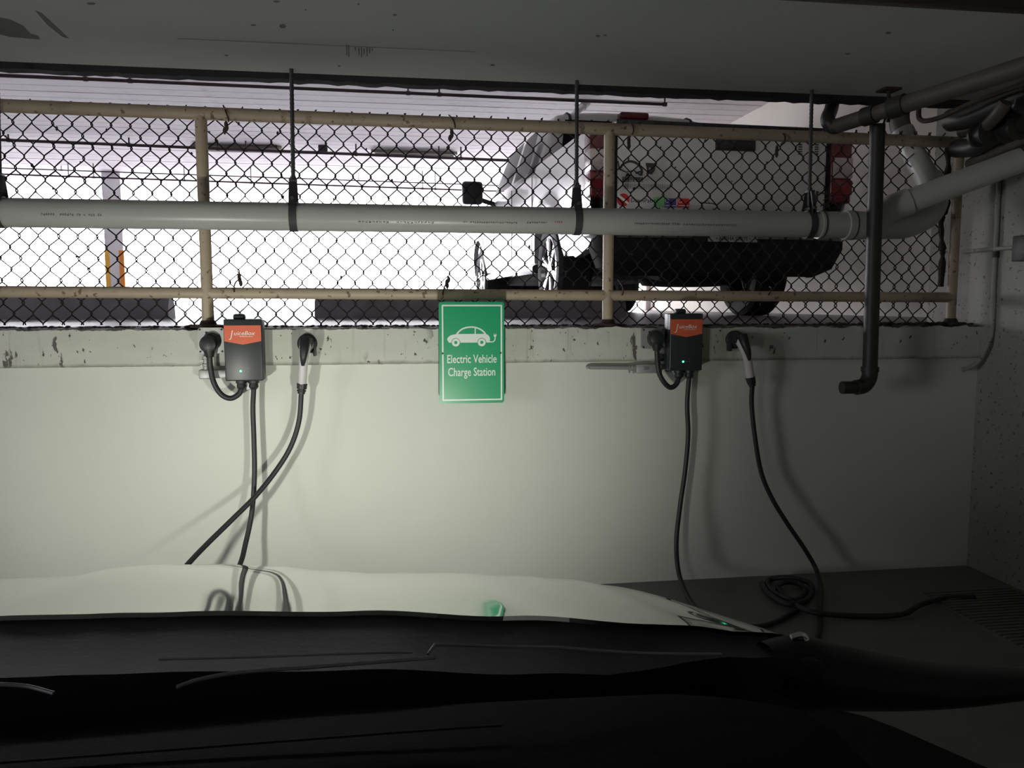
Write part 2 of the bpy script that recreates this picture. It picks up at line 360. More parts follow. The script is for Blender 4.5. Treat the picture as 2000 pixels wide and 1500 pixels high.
def deck_lamp(x0, x1, z, label):
    t = thing('ceiling_lamp', ((x0+x1)/2, 8.35, z), label, 'ceiling lamp', 'fluorescent lamps over the upper deck')
    h = (x1-x0)/2; zt = 3.57-z
    bm = nb(); prism(bm, [(-0.09, 0.05), (0.09, 0.05), (0.13, 0.0), (-0.13, 0.0)], -h, h); bm.transform(Matrix.Rotation(PI/2, 4, 'Z')); build('reflector', bm, 'lampbody', t)
    for q in (-0.05, 0.05):
        bm = nb(); tube(bm, [(-h*0.92, q, -0.012), (h*0.92, q, -0.012)], 0.014, 8); build('tube', bm, 'pvcw', t)
    for q in (-0.6, 0.6):
        bm = nb(); tube(bm, [(q*h, 0, 0.05), (q*h, 0, zt)], 0.008, 6); build('hanger', bm, 'sprink', t)
pa, pb = onY(378, 280, 8.35), onY(552, 288, 8.35)
deck_lamp(pa.x, pb.x, 3.51, 'long ceiling lamp seen beside the left fence post')
pa, pb = onY(725, 295, 8.35), onY(892, 303, 8.35)
deck_lamp(pa.x, pb.x, 3.50, 'long ceiling lamp to the right of the first pipe rod, left of the truck')
bm = nb(); a = onY(1165, 183, 5.6); b = onY(1118, 228, 4.9); tube(bm, [a+(a-b)*0.6, a, b, b+(b-a)*0.5], 0.035, 10); c_ = (a+b)/2; tube(bm, [a.lerp(b, 0.35), a.lerp(b, 0.6)], 0.045, 10)
tag(build('drain_pipe', bm, 'pvcw'), 'short white plastic pipe slanting under the far ceiling behind the truck cab', 'pipe')
pa, pb = onY(640, 292, 8.2), onY(622, 292, 8.2)
bm = nb(); box(bm, pb.x, pa.x, 8.15, 8.25, pa.z-0.06, pa.z+0.05, 0.008); tube(bm, [(pa.x-0.05, 8.2, pa.z), (pa.x-0.05, 8.2, 3.58)], 0.008, 6); tag(build('junction_box', bm, 'iron'), 'small grey electrical box hanging between the two far ceiling lamps', 'electrical box')

# ================================================================== wheel stops
def wheel_stop(a, b, y, label, bolt=True):
    t = thing('wheel_stop', (a, y, DZ), label, 'wheel stop', 'concrete wheel stops on the upper deck'); L = b-a
    bm = nb(); 
    sec = [(0.0, 0.0), (0.005, 0.10), (0.045, 0.155), (0.155, 0.155), (0.195, 0.10), (0.20, 0.0)]
    n = 14; rr = []
    for k in range(n+1):
        x = L*k/n; s = 1.0 if 0 < k < n else 0.93
        rr.append([(x, 0.1+(p-0.1)*s, q*s+random.uniform(-.001, .001)) for p, q in sec])
    grid(bm, rr); bm.verts.ensure_lookup_table()
    m6 = len(sec); bm.faces.new([bm.verts[i] for i in range(m6)]); bm.faces.new([bm.verts[n*m6+i] for i in range(m6)][::-1])
    build('kerb_block', bm, 'stop', t)
    for f in (0.2, 0.8):
        bm = nb(); lathe(bm, [(0.018, 0.0), (0.018, 0.162), (0.010, 0.168)], (L*f, 0.1, 0), 'Z', 10); build('anchor_bolt', bm, 'rust', t)
qa = onZ(340, 622, DZ); qb = onZ(612, 621, DZ); qc = onZ(1222, 618, DZ)
wheel_stop(qa.x-2.2, qa.x, 2.2, 'concrete wheel stop behind the fence at the left edge, ending left of the left post')
qb = onY(614, 600, 2.2); qc = onY(1224, 600, 2.2)
wheel_stop(qb.x, qc.x, 2.2, 'concrete wheel stop behind the fence, behind the green sign')

# ================================================================== TRUCK
TR = thing('pickup_truck', (2.377, 1.9, DZ), 'white pickup truck parked on the upper deck with its tailgate to the fence', 'truck', rz=math.radians(2.7))
def hw(z, y):
    b = 0.955+0.05*math.sin(max(0, min(1, (z-0.4)/0.95))*PI*0.92)
    if y > 5.2: b -= (y-5.2)**2*0.35
    if y < 0.15: b -= (0.15-y)**2*1.2
    return b
def side(sx):
    bm = nb(); rows = []; ys = [0.02+5.75*k/115 for k in range(116)]
    for y in ys:
        bot = 0.47
        for yc in (1.2, 4.85):
            dy = abs(y-yc)
            if dy < 0.50: bot = max(bot, 0.40+math.sqrt(0.25-dy*dy))
        if y < 0.5: bot = 0.45+0.06*(0.5-y)*2
        top = 1.34 if y < 1.82 else (1.27 if y < 4.0 else 1.27-(y-4.0)**2*0.045)
        r = []
        for k in range(13):
            z = bot+(top-bot)*k/12; fl = 0.0
            for yc in (1.2, 4.85):
                dd = math.hypot(y-yc, z-0.40); fl += 0.035*math.exp(-((dd-0.52)/0.07)**2)
            r.append((sx*(hw(z, y)+fl), y, z))
        r = [(r[0][0]-sx*0.06, r[0][1], r[0][2])]+r+[(sx*(hw(top, y)-0.05), y, top+0.012), (sx*(hw(top, y)-0.11), y, top)]
        rows.append(r)
    grid(bm, rows); return build('body_side', bm, 'truck', TR, angle=50)
for sx in (-1, 1):
    s = side(sx)
    for yy in (1.80, 2.75, 3.85):   # shut lines
        bm = nb(); box(bm, sx*(hw(0.9, yy)+0.001)-0.003, sx*(hw(0.9, yy)+0.001)+0.003, yy-0.004, yy+0.004, 0.55, 1.25); build('door_gap', bm, 'under', s)
    bm = nb(); box(bm, *sorted((sx*0.99, sx*1.025)), 3.0, 3.18, 1.02, 1.06, 0.01); build('door_handle', bm, 'truck', s)
    bm = nb()
    for yc in (1.2, 4.85):      # wheel wells
        box(bm, *sorted((sx*0.55, sx*0.90)), yc-0.49, yc+0.49, 0.5, 0.93)
    build('wheel_well', bm, 'under', TR)
    # chrome-bottomed rocker
    bm = nb(); tube(bm, [(sx*0.97, 1.78, 0.42), (sx*0.985, 1.95, 0.42), (sx*0.985, 4.2, 0.42), (sx*0.97, 4.35, 0.42)], 0.04, 10); build('side_step', bm, 'chrome', TR)
    # bed inner wall
    bm = nb(); box(bm, *sorted((sx*0.80, sx*0.90)), 0.05, 1.75, 0.75, 1.33); build('bed_wall', bm, 'under', TR)
# tailgate
bm = nb(); box(bm, -0.80, 0.80, -0.02, 0.06, 0.72, 1.345, 0.02, 3); tg = build('tailgate', bm, 'truck', TR)
bm = nb(); box(bm, -0.72, 0.72, -0.026, -0.016, 0.80, 0.965, 0.004); build('pressed_panel', bm, 'truck', tg)
bm = nb(); box(bm, -0.815, 0.815, -0.03, 0.10, 1.345, 1.375, 0.008); build('top_cap', bm, 'black', tg)
tu = bpy.data.objects.new('x', None)
def tl(px, py, Y=1.88):    # local tailgate coordinates of a pixel on the tailgate plane
    p = onY(px, py, Y); q = Matrix.Rotation(-math.radians(2.7), 4, 'Z') @ (p-TR.location); return q.x, q.z
def trect(px0, py0, px1, py1, mm, name, y0=-0.027, y1=-0.015, bev=0.0, par=None):
    x0, z1 = tl(px0, py0); x1, z0 = tl(px1, py1); bm = nb(); box(bm, x0, x1, y0, y1, z0, z1, bev); return build(name, bm, mm, par or tg)
bpy.data.objects.remove(tu)
trect(1397, 272, 1475, 296, 'black', 'handle_recess', -0.04, -0.01, 0.008)
# stickers (flat prints)
x, z = tl(1214, 392)
bm = nb(); lathe(bm, [(0.044, -0.028), (0.044, -0.015)], (x, 0, z), 'Y', 20); s = build('round_sticker', bm, 'stkred', tg)
bm = nb(); strip(bm, [(x-0.036, z+0.028), (x+0.036, z-0.026)], 0.016, -0.0295, -0.027); build('white_band', bm, 'signw', s)
x, z = tl(1228, 396); text('sticker_lettering', 'DawnPatrol', 0.041, 'stkdark', tg, (x, -0.027, z), sx=1.02, bold=0.0004)
trect(1273, 386, 1297, 405, 'stkgreen', 'green_sticker')
for q, cc in ((1295, 'stkblue'), (1321, 'stkred')):
    s = trect(q, 388, q+23, 406, cc, 'square_sticker')
    x, z = tl(q+5, 393); bm = nb(); bm2 = bmesh.ops.create_circle
    lathe(bm, [(0.011, -0.029), (0.015, -0.029), (0.015, -0.027), (0.011, -0.027), (0.011, -0.029)], (x, 0, z), 'Y', 16, caps=False); build('ring_print', bm, 'signw', s)
    x0, z0 = tl(q+1, 403); x1, z1 = tl(q+22, 402); bm = nb(); box(bm, x0, x1, -0.029, -0.026, z0, z1); build('bar_print', bm, 'signw', s)
# fish outline sticker: arched body, fins and tail
bm = nb()
def T2(L): return [tl(*p) for p in L]
strip(bm, spline([Vector((*q, 0)) for q in T2([(1206, 333), (1214, 322), (1228, 317), (1242, 322), (1250, 333), (1249, 344)])], 5), 0.014, -0.028, -0.018)
strip(bm, T2([(1208, 333), (1220, 338), (1234, 334), (1248, 344)]), 0.006, -0.028, -0.018)
strip(bm, T2([(1222, 340), (1218, 346), (1230, 344)]), 0.006, -0.028, -0.018)
strip(bm, T2([(1224, 318), (1224, 310)]), 0.008, -0.028, -0.018); strip(bm, T2([(1206, 333), (1203, 316)]), 0.006, -0.028, -0.018)
strip(bm, T2([(1238, 340), (1248, 336)]), 0.010, -0.028, -0.018)
build('fish_sticker', bm, 'stkdark', tg)
bm = nb(); prism(bm, T2([(1258, 320), (1278, 320), (1276, 334), (1270, 342), (1262, 340)]), -0.027, -0.018); build('shield_sticker', bm, 'stkdark', tg)
bm = nb(); prism(bm, T2([(1264, 329), (1268, 329), (1267, 336), (1264, 334)]), -0.0285, -0.026); build('shield_print', bm, 'plate', tg)
def glyphs(bm, px0, px1, py0, py1, n, rot=False):
    """row of small illegible characters"""
    x0, z0 = tl(px0, py1); x1, z1 = tl(px1, py0); st = (x1-x0)/n
    for k in range(n):
        xx = x0+k*st; h = z1-z0
        for q in range(2): a = xx+q*st*0.45; strip(bm, [(a, z0), (a+st*0.1, z1)], st*0.16, -0.027, -0.018)
        strip(bm, [(xx, z0+h*random.choice((0.05, 0.5, 0.95))), (xx+st*0.55, z0+h*random.choice((0.05, 0.5, 0.95)))], st*0.16, -0.027, -0.018)
bm = nb(); glyphs(bm, 1212, 1254, 348, 357, 8); build('sticker_print', bm, 'stkdark', tg)
bm = nb(); glyphs(bm, 1217, 1308, 362, 370, 20); build('sticker_print', bm, 'stkgrey', tg)
bm = nb()
for px in (1567, 1600, 1635):   # sideways letters
    for k in range(5):
        x0, z0 = tl(px-4, 280+k*4.6); x1, z1 = tl(px+3, 280+k*4.6+2.4); box(bm, min(x0, x1), max(x0, x1), -0.027, -0.018, min(z0, z1), max(z0, z1))
build('sideways_print', bm, 'stkdark', tg)
bm = nb(); strip(bm, T2([(1365, 396), (1378, 397), (1392, 398), (1400, 402)]), 0.008, -0.028, -0.018); strip(bm, T2([(1376, 397), (1380, 391), (1384, 397)]), 0.004, -0.028, -0.018); build('shark_sticker', bm, 'stkdark', tg)
bm = nb()
strip(bm, T2([(1606, 376), (1640, 377)]), 0.010, -0.028, -0.018)
strip(bm, T2([(1607, 402), (1616, 396), (1626, 400), (1634, 394), (1644, 392)]), 0.006, -0.028, -0.018)
strip(bm, T2([(1612, 390), (1624, 386), (1640, 398)]), 0.005, -0.028, -0.018); strip(bm, T2([(1616, 405), (1622, 400), (1628, 407)]), 0.006, -0.028, -0.018)
build('emblem_print', bm, 'stkdark', tg)
# tail lights
for sx in (-1, 1):
    bm = nb(); box(bm, *sorted((sx*0.83, sx*1.0)), -0.03, 0.14, 0.84, 1.29, 0.02, 3); t = build('tail_light', bm, 'dred', TR)
    bm = nb(); box(bm, *sorted((sx*0.845, sx*1.003)), -0.038, 0.10, 1.02, 1.17, 0.01); build('clear_lens', bm, 'clear', t)
    bm = nb(); box(bm, *sorted((sx*0.845, sx*1.003)), -0.038, 0.10, 0.90, 1.01, 0.01); build('red_lens', bm, 'red', t)
    bm = nb(); box(bm, *sorted((sx*0.80, sx*0.83)), -0.01, 0.06, 0.72, 1.33); build('tailgate_gap', bm, 'under', TR)
# bumper
bm = nb(); 
pts = [(-1.0, 0.14), (-0.98, -0.02), (-0.88, -0.12), (-0.5, -0.17), (0.5, -0.17), (0.88, -0.12), (0.98, -0.02), (1.0, 0.14)]
rows = []
for z, k in ((0.56, 0.97), (0.585, 1.0), (0.70, 1.0), (0.725, 0.97), (0.725, 0.85)):
    rows.append([(x*k, y+(1-k)*0.5, z) for x, y in spline([(*p, 0) for p in pts], 4) for y in [y]] if False else [(p.x*k, p.y+(1-k)*0.5, z) for p in spline([(a_, b_, 0) for a_, b_ in pts], 4)])
grid(bm, rows); bp = build('rear_bumper', bm, 'chrome', TR)
bm = nb(); box(bm, -0.62, 0.62, -0.182, 0.0, 0.705, 0.735, 0.012); build('bumper_step', bm, 'black', bp)
bm = nb(); rows = []
for z, k in ((0.30, 0.80), (0.36, 0.93), (0.50, 1.0), (0.562, 1.0)):
    rows.append([(p.x*k*0.97, p.y*0.8+(1-k)*0.4, z) for p in spline([(a_, b_, 0) for a_, b_ in pts], 4)])
grid(bm, rows); build('bumper_valance', bm, 'under', TR)
x0, z0 = tl(1378, 473, 1.75); x1, _ = tl(1476, 473, 1.75)
bm = nb(); box(bm, x0, x1, -0.19, -0.172, z0, z0+0.15, 0.006); pl = build('number_plate', bm, 'plate', TR)
text('plate_lettering', '• ALOHA STATE •', 0.034, 'stkdark', pl, ((x0+x1)/2, -0.191, z0+0.012), align='CENTER', bold=0.0005)
bm = nb(); box(bm, x0-0.10, x0-0.015, -0.19, -0.16, z0, z0+0.14, 0.01); build('plate_lamp', bm, 'iron', TR)
# hitch, axle, spare wheel, underbody, front dam
bm = nb(); box(bm, -0.06, 0.06, -0.16, 0.5, 0.36, 0.45, 0.006); build('tow_hitch', bm, 'under', TR)
bm = nb(); box(bm, -0.72, 0.72, 0.35, 5.2, 0.34, 0.78, 0.04); build('underbody', bm, 'under', TR)
bm = nb(); tube(bm, [(-0.8, 1.2, 0.40), (-0.2, 1.2, 0.40), (0, 1.2, 0.40), (0.2, 1.2, 0.40), (0.8, 1.2, 0.40)], [0.05, 0.06, 0.15, 0.06, 0.05], 12); build('rear_axle', bm, 'under', TR)
bm = nb(); lathe(bm, [(0.2, 0.0), (0.36, 0.01), (0.39, 0.06), (0.39, 0.2), (0.36, 0.26), (0.2, 0.27)], (0, 0.62, 0.24), 'Z', 24); build('spare_wheel', bm, 'tyre', TR)
bm = nb(); tube(bm, [(-0.45, 0.25, 0.34), (-0.5, 0.6, 0.33), (-0.5, 1.9, 0.36)], 0.045, 10); tube(bm, [(-0.45, -0.05, 0.31), (-0.45, 0.3, 0.34)], 0.05, 10); build('exhaust_pipe', bm, 'under', TR)
bm = nb(); box(bm, -0.92, 0.92, 5.3, 5.75, 0.26, 0.8, 0.06); build('front_bumper', bm, 'under', TR)
# hood and grille top
bm = nb(); rows = []
for k in range(9):
    y = 4.2+1.5*k/8; z = 1.26-(max(0, y-4.0))**2*0.045
    rows.append([(0.92*math.sin(a)*(1-0.06*(k/8)**2), y, z+0.07*math.cos(a)) for a in [-PI/2+PI*j/12 for j in range(13)]])
grid(bm, rows); build('bonnet', bm, 'truck', TR)
bm = nb(); box(bm, -0.88, 0.88, 5.62, 5.72, 0.75, 1.15, 0.03); build('grille', bm, 'chrome', TR)
# cab: lofted shell
def cabsec(y, zr, hr, zb=1.24, hb=0.95):
    P = [(-hb, zb), (-hr-0.06, zr-0.10), (-hr, zr-0.035), (-hr*0.8, zr-0.010), (-hr*0.4, zr+0.006), (0, zr+0.01), (hr*0.4, zr+0.006), (hr*0.8, zr-0.010), (hr, zr-0.035), (hr+0.06, zr-0.10), (hb, zb)]
    return [(x, y, z) for x, z in P]
bm = nb(); secs = [cabsec(1.84, 1.30, 0.86), cabsec(1.90, 1.60, 0.78), cabsec(2.02, 1.87, 0.71), cabsec(2.12, 1.905, 0.70), cabsec(2.7, 1.925, 0.71), cabsec(3.4, 1.90, 0.70), cabsec(3.7, 1.84, 0.69), cabsec(4.05, 1.55, 0.76), cabsec(4.35, 1.30, 0.86)]
grid(bm, secs); cab = build('cab', bm, 'truck', TR, angle=40)
# rear window
bm = nb(); grid(bm, [[(-0.74, 1.835, 1.35), (0.74, 1.835, 1.35)], [(-0.66, 1.955, 1.80), (0.66, 1.955, 1.80)]]); bmesh.ops.solidify(bm, geom=bm.faces[:], thickness=0.02); build('rear_window', bm, 'tglass', cab)
bm = nb(); grid(bm, [[(-0.80, 4.28, 1.40), (0.80, 4.28, 1.40)], [(-0.66, 3.80, 1.80), (0.66, 3.80, 1.80)]]); bmesh.ops.solidify(bm, geom=bm.faces[:], thickness=0.02); build('windscreen', bm, 'tglass', cab)
for sx in (-1, 1):
    for ya, yb, yc, yd in ((2.05, 2.78, 2.78, 2.22), (2.90, 3.98, 3.66, 2.90)):
        bm = nb(); vs = [bm.verts.new(p) for p in ((sx*0.985, ya, 1.32), (sx*0.985, yb, 1.32), (sx*0.84, yc, 1.765), (sx*0.84, yd, 1.765))]; bm.faces.new(vs); bmesh.ops.solidify(bm, geom=bm.faces[:], thickness=0.015); build('side_window', bm, 'tglass', cab)
    bm = nb(); tube(bm, [(sx*0.60, 1.97, 1.78), (sx*0.60, 2.02, 1.856), (sx*0.60, 2.12, 1.893), (sx*0.60, 2.8, 1.912), (sx*0.60, 3.5, 1.886)], 0.014, 6); build('roof_strip', bm, 'black', cab)
    # mirrors
    t_ = nb(); box(t_, *sorted((sx*1.12, sx*1.36)), 3.86, 3.97, 1.24, 1.50, 0.04, 4); mr = build('side_mirror', t_, 'black', TR)
    bm = nb(); tube(bm, [(sx*0.93, 3.95, 1.24), (sx*1.05, 3.93, 1.27), (sx*1.16, 3.92, 1.30)], 0.028, 8); build('mirror_arm', bm, 'black', mr)
bm = nb(); box(bm, -0.14, 0.14, 1.90, 2.02, 1.82, 1.885, 0.02, 3); build('high_brake_light', bm, 'dred', cab)
# wheels
def wheel(x, y, sx):
    t = nb(); R = 0.40
    lathe(t, [(0.27, -0.13), (0.33, -0.145), (R-0.03, -0.14), (R, -0.11), (R, 0.11), (R-0.03, 0.14), (0.33, 0.145), (0.27, 0.13)], (x, y, R), 'X', 36, caps=False)
    ty = build('wheel', t, 'tyre', TR)
    t = nb(); o = sx*0.10
    lathe(t, [(0.272, sx*0.135), (0.255, sx*0.14), (0.245, sx*0.11), (0.24, -sx*0.12), (0.27, -sx*0.13)], (x, y, R), 'X', 32, caps=False)
    lathe(t, [(0.055, 0.10*sx), (0.06, 0.125*sx), (0.03, 0.135*sx)], (x, y, R), 'X', 14)
    for k in range(6):
        a = 2*PI*k/6+0.3
        for da in (-0.10, 0.10):
            tube(t, [(x+o*1.12, y+0.045*math.cos(a), R+0.045*math.sin(a)), (x+o*1.2, y+0.25*math.cos(a+da), R+0.25*math.sin(a+da))], 0.017, 6)
    build('rim', t, 'chrome', ty)
    t = nb(); lathe(t, [(0.001, 0.02*sx), (0.24, 0.02*sx)], (x, y, R), 'X', 24, caps=False); build('brake_disc', t, 'under', ty)
for sx in (-1, 1):
    for yy in (1.2, 4.85): wheel(sx*0.86, yy, sx)

# ================================================================== FENCE
fy = 0.06
FE = thing('chain_link_fence', (0, fy, DZ), 'cream pipe railing with dark chain link mesh standing on the white sill', 'fence')
def loc(p): return Vector(p)-Vector((0, fy, DZ))
ta, tb = onY(-700, 176, fy), onY(1868, 277, fy)
ta, tb = Vector((-3.2, fy, 2.217)), Vector((2.86, fy, 2.180))
bm = nb(); tube(bm, [loc(ta), loc(tb)], 0.0285, 16); build('top_rail', bm, 'cream', FE)
bm = nb(); tube(bm, [loc((-3.2, fy, 1.428)), loc((2.86, fy, 1.402))], 0.0255, 16); build('bottom_rail', bm, 'cream', FE)
for px0, py0, px1, py1, r in ((394, 235, 404, 600, 0.0265), (1192.5, 270, 1184.8, 617, 0.0265), (1873, 300, 1858, 614, 0.0235)):
    a, b = onY(px0, py0, fy), onY(px1, py1, fy); z1 = 2.20 if px0 < 1500 else 2.185
    bm = nb(); xm = (a.x+b.x)/2; tube(bm, [loc((xm, fy, DZ-0.02)), loc((xm, fy, z1))], r, 16); p = build('post', bm, 'cream', FE)
    bm = nb(); lathe(bm, [(r+0.05, -0.004), (r+0.045, 0.008), (r+0.012, 0.012), (r+0.004, 0.03)], loc((xm, fy, DZ)), 'Z', 14); build('dirt_collar' if False else 'base_flange', bm, 'rust', p)
bm = nb(); tube(bm, [loc((-2.62, fy, DZ-0.02)), loc((-2.62, fy, 2.20))], 0.0265, 16); build('post', bm, 'cream', FE)
# mesh wires: one zigzag strand per object
my = 0.104; W2 = 0.0400; H = 0.0965
tip = onY(22, 192, my); x00 = tip.x - W2*round((tip.x+2.9)/W2)
ztop = 2.246; zbot = 1.276
nper = int(round((ztop-zbot)/H))           # full periods
H = (ztop-zbot)/nper
def strand(flip):
    bm = nb(); P = []; rr = []; s = 0.0075
    for k in range(2*nper+1):
        right = (k % 2 == 0) != flip
        x = W2+0.0012 if right else -0.0012; yy = 0.0035 if right else -0.0035
        z = -k*H/2
        P += [(x, yy, z+s*0.8), (x+(0.0015 if right else -0.0015), 0, z), (x, -yy, z-s*0.8)]
    P = P[1:-1]
    tube(bm, P, 0.0029, 6)
    return bm
sm = [None, None]; k = 0; x = x00
while x < 2.79:
    j = k % 2
    # tops sit where strands meet: even strands peak on their right, odd ones on their left
    if sm[j] is None:
        o = build('wire', strand(j == 1), 'wire', FE, loc((x, my, ztop))); sm[j] = o.data
    else:
        o = bpy.data.objects.new('wire', sm[j]); C.objects.link(o); o.parent = FE; o.location = loc((x, my, ztop))
    zs = (x+1.6)/4.4; o.location.z += -0.012*zs; o.rotation_euler = (0, random.uniform(-.0015, .0015), random.uniform(-.3, .3))
    x += W2; k += 1
xe = x
bm = nb(); P = [onY(px, py, 0.095) for px, py in ((1851, 288), (1852, 330), (1846, 350), (1848, 410), (1838, 425), (1840, 480), (1841, 500), (1837, 560))]
tube(bm, [loc(p) for p in spline(P, 4)], [0.013+0.007*math.sin(i*1.9)*math.sin(i*0.7)+0.003*random.random() for i in range(len(spline(P, 4)))], 8); tbar = build('tension_bar', bm, 'rust', FE)
# wire ties
def tie(pts, r=0.0035, clump=None):
    bm = nb(); tube(bm, [loc(p) for p in spline(pts, 5)], r, 6)
    if clump:
        c = loc(clump); 
        for q in range(3): lathe(bm, [(0.003, -0.016), (0.009, -0.004), (0.008, 0.006), (0.003, 0.016)], c+Vector((random.uniform(-.006, .006), random.uniform(-.006, .002), -0.014*q)), 'Z', 6)
    build('tie_wire', bm, 'rust', FE)
Yt = 0.026
for L_, cl in (([(436, 206), (441, 218), (446, 232), (446, 238)], (440, 243)), ([(877, 225), (884, 232), (889, 246), (888, 252)], (880, 258)), ([(1229, 236), (1236, 246), (1237, 258), (1230, 268)], (1229, 273)),
               ([(1520, 256), (1531, 262), (1533, 272), (1525, 282)], (1516, 290)), ([(470, 543), (460, 552), (457, 566), (461, 582)], (470, 541)), ([(876, 545), (870, 556), (865, 572), (866, 584)], (874, 546)),
               ([(1207, 546), (1216, 560), (1216, 574), (1208, 582)], None), ([(1503, 560), (1507, 564), (1502, 574), (1495, 584)], None)):
    tie([onY(a, b, Yt if 0 < i < 3 else 0.09) for i, (a, b) in enumerate(L_)], clump=onY(*cl, 0.09) if cl else None)
# bits of leaf litter caught in the mesh
bm = nb()
for q in range(150):
    kx = random.randint(25, k-8); r_ = random.random(); zz = ztop-0.02-random.random()**1.6*0.75; xx = x00+kx*W2+random.uniform(0, W2)
    # snap to the wire line
    ph = ((ztop-zz) % H)/H; tri = 1-abs(2*ph-1)
    xx = x00+kx*W2+W2*((1-tri) if kx % 2 == 0 else tri)
    s = random.uniform(.003, .0065); bmesh.ops.create_icosphere(bm, subdivisions=1, radius=s, matrix=Matrix.Translation(loc((xx, my-0.003, zz))) @ Matrix.Diagonal((1, 0.8, random.uniform(.8, 2), 1)))
tag(build('leaf_litter', bm, 'rust', FE), kind='stuff')
# dirt crumbs on the sill at the fence foot
bm = nb()
for q in range(700):
    xx = random.uniform(-2.0, 2.95); s = random.uniform(.002, .008)*(1.7 if xx > 2.2 or abs(xx+0.81) < .1 else 1)
    bmesh.ops.create_icosphere(bm, subdivisions=1, radius=s, matrix=Matrix.Translation((xx, random.uniform(-.018, 0.15), 1.266+s*0.2)) @ Matrix.Diagonal((1.6, 1, 0.7, 1)))
tag(build('leaf_dirt', bm, 'rust'), 'dark crumbs of dirt strewn along the top of the sill', 'dirt', kind='stuff')

# ================================================================== PVC DRAIN PIPE
py_ = -0.1; pz = 1.744; pr = 0.0605
PV = thing('drain_pipe', (0, py_, pz), 'thick grey plastic drain pipe hung level across the fence', 'pipe')
def pl_(p): return Vector(p)-Vector((0, py_, pz))
bm = nb(); tube(bm, [(-3.6, 0, 0.0), (2.06, 0, 0.0)], pr, 32); build('pipe_run', bm, 'pvc', PV)
x1 = onY(1597, 436, py_).x; x2 = onY(1655, 436, py_).x; x3 = onY(1683, 436, py_).x
bm = nb(); lathe(bm, [(pr, x1-0.001), (pr+0.006, x1), (pr+0.006, x1+0.012), (pr+0.003, x1+0.016), (pr+0.003, x2-0.02), (pr+0.009, x2-0.016), (pr+0.009, x2+0.02), (pr+0.006, x3), (pr+0.004, x3+0.02)], (0, 0, 0), 'X', 32); build('coupling', bm, 'pvc', PV)
bm = nb(); lathe(bm, [(pr+0.0075, x1+0.012), (pr+0.0075, x1+0.016)], (0, 0, 0), 'X', 32); lathe(bm, [(pr+0.0105, x2+0.018), (pr+0.0105, x2+0.022)], (0, 0, 0), 'X', 32); build('cement_ring', bm, 'rust', PV)
# wye branch rising to the right wall
A = Vector((x3-0.02, -0.1, pz+0.0)); B = onY(1745, 405, -0.12); E1 = onY(2012, 306, -0.32)
bm = nb(); tube(bm, [pl_(p) for p in (A+Vector((0.06, 0, 0)), B, B.lerp(E1, 0.12))], [pr+0.006]*3, 28); build('wye_fitting', bm, 'pvc', PV)
bm = nb(); tube(bm, [pl_(B.lerp(E1, 0.10)), pl_(E1.lerp(B, 0.06))], pr-0.003, 28); build('branch_pipe', bm, 'pvc', PV)
# lower elbow and upper return
P = [A, onY(1740, 441, -0.08), onY(1775, 438, -0.04), onY(1812, 418, 0.0), onY(1826, 385, 0.03), onY(1812, 345, 0.07)]
bm = nb(); tube(bm, [pl_(p) for p in spline(P, 6)], pr+0.003, 26); build('elbow', bm, 'pvc', PV)
c = onY(1783, 437, -0.04)
P = [onY(1815, 352, 0.06), onY(1800, 328, 0.10), onY(1778, 288, 0.16), onY(1762, 255, 0.20)]
bm = nb(); tube(bm, [pl_(p) for p in P], 0.056, 24); build('riser_pipe', bm, 'pvc', PV)
bm = nb(); P = spline([onY(1764, 262, 0.19), onY(1757, 240, 0.22), onY(1756, 212, 0.24), onY(1756, 150, 0.26)], 5); tube(bm, [pl_(p) for p in P], 0.050, 24); build('vertical_riser', bm, 'ironl', PV)
# printed markings along the pipe
for (a, b, yy, mm, n) in ((80, 200, 418, 'iron', 26), (700, 850, 432, 'iron', 22), (905, 1012, 433, 'iron', 24), (1030, 1070, 434, 'iron', 9), (1084, 1100, 433, 'stkred', 4), (1240, 1330, 436, 'iron', 22), (1335, 1440, 438, 'ironl', 20)):
    bm = nb(); xa = onY(a, yy, py_-pr).x; xb = onY(b, yy, py_-pr).x; zc = onY(a, yy, py_-pr).z-pz; st = (xb-xa)/n
    ang = math.asin(max(-1, min(1, zc/pr)))
    for q in range(n):
        if random.random() < 0.12: continue
        xx = xa+q*st; h = 0.0045
        for e in range(2): box(bm, xx+e*st*0.4, xx+e*st*0.4+st*0.16, -pr*math.cos(ang)-0.0006, -pr*math.cos(ang)+0.003, zc-h*random.choice((1, 1, .5)), zc+h*random.choice((1, 1, .4)))
        zz = zc+random.choice((-h, 0, h*0.8)); box(bm, xx, xx+st*0.5, -pr*math.cos(ang)-0.0006, -pr*math.cos(ang)+0.003, zz-0.0006, zz+0.0006)
    o = build('printed_marking', bm, mm, PV, smooth=False)
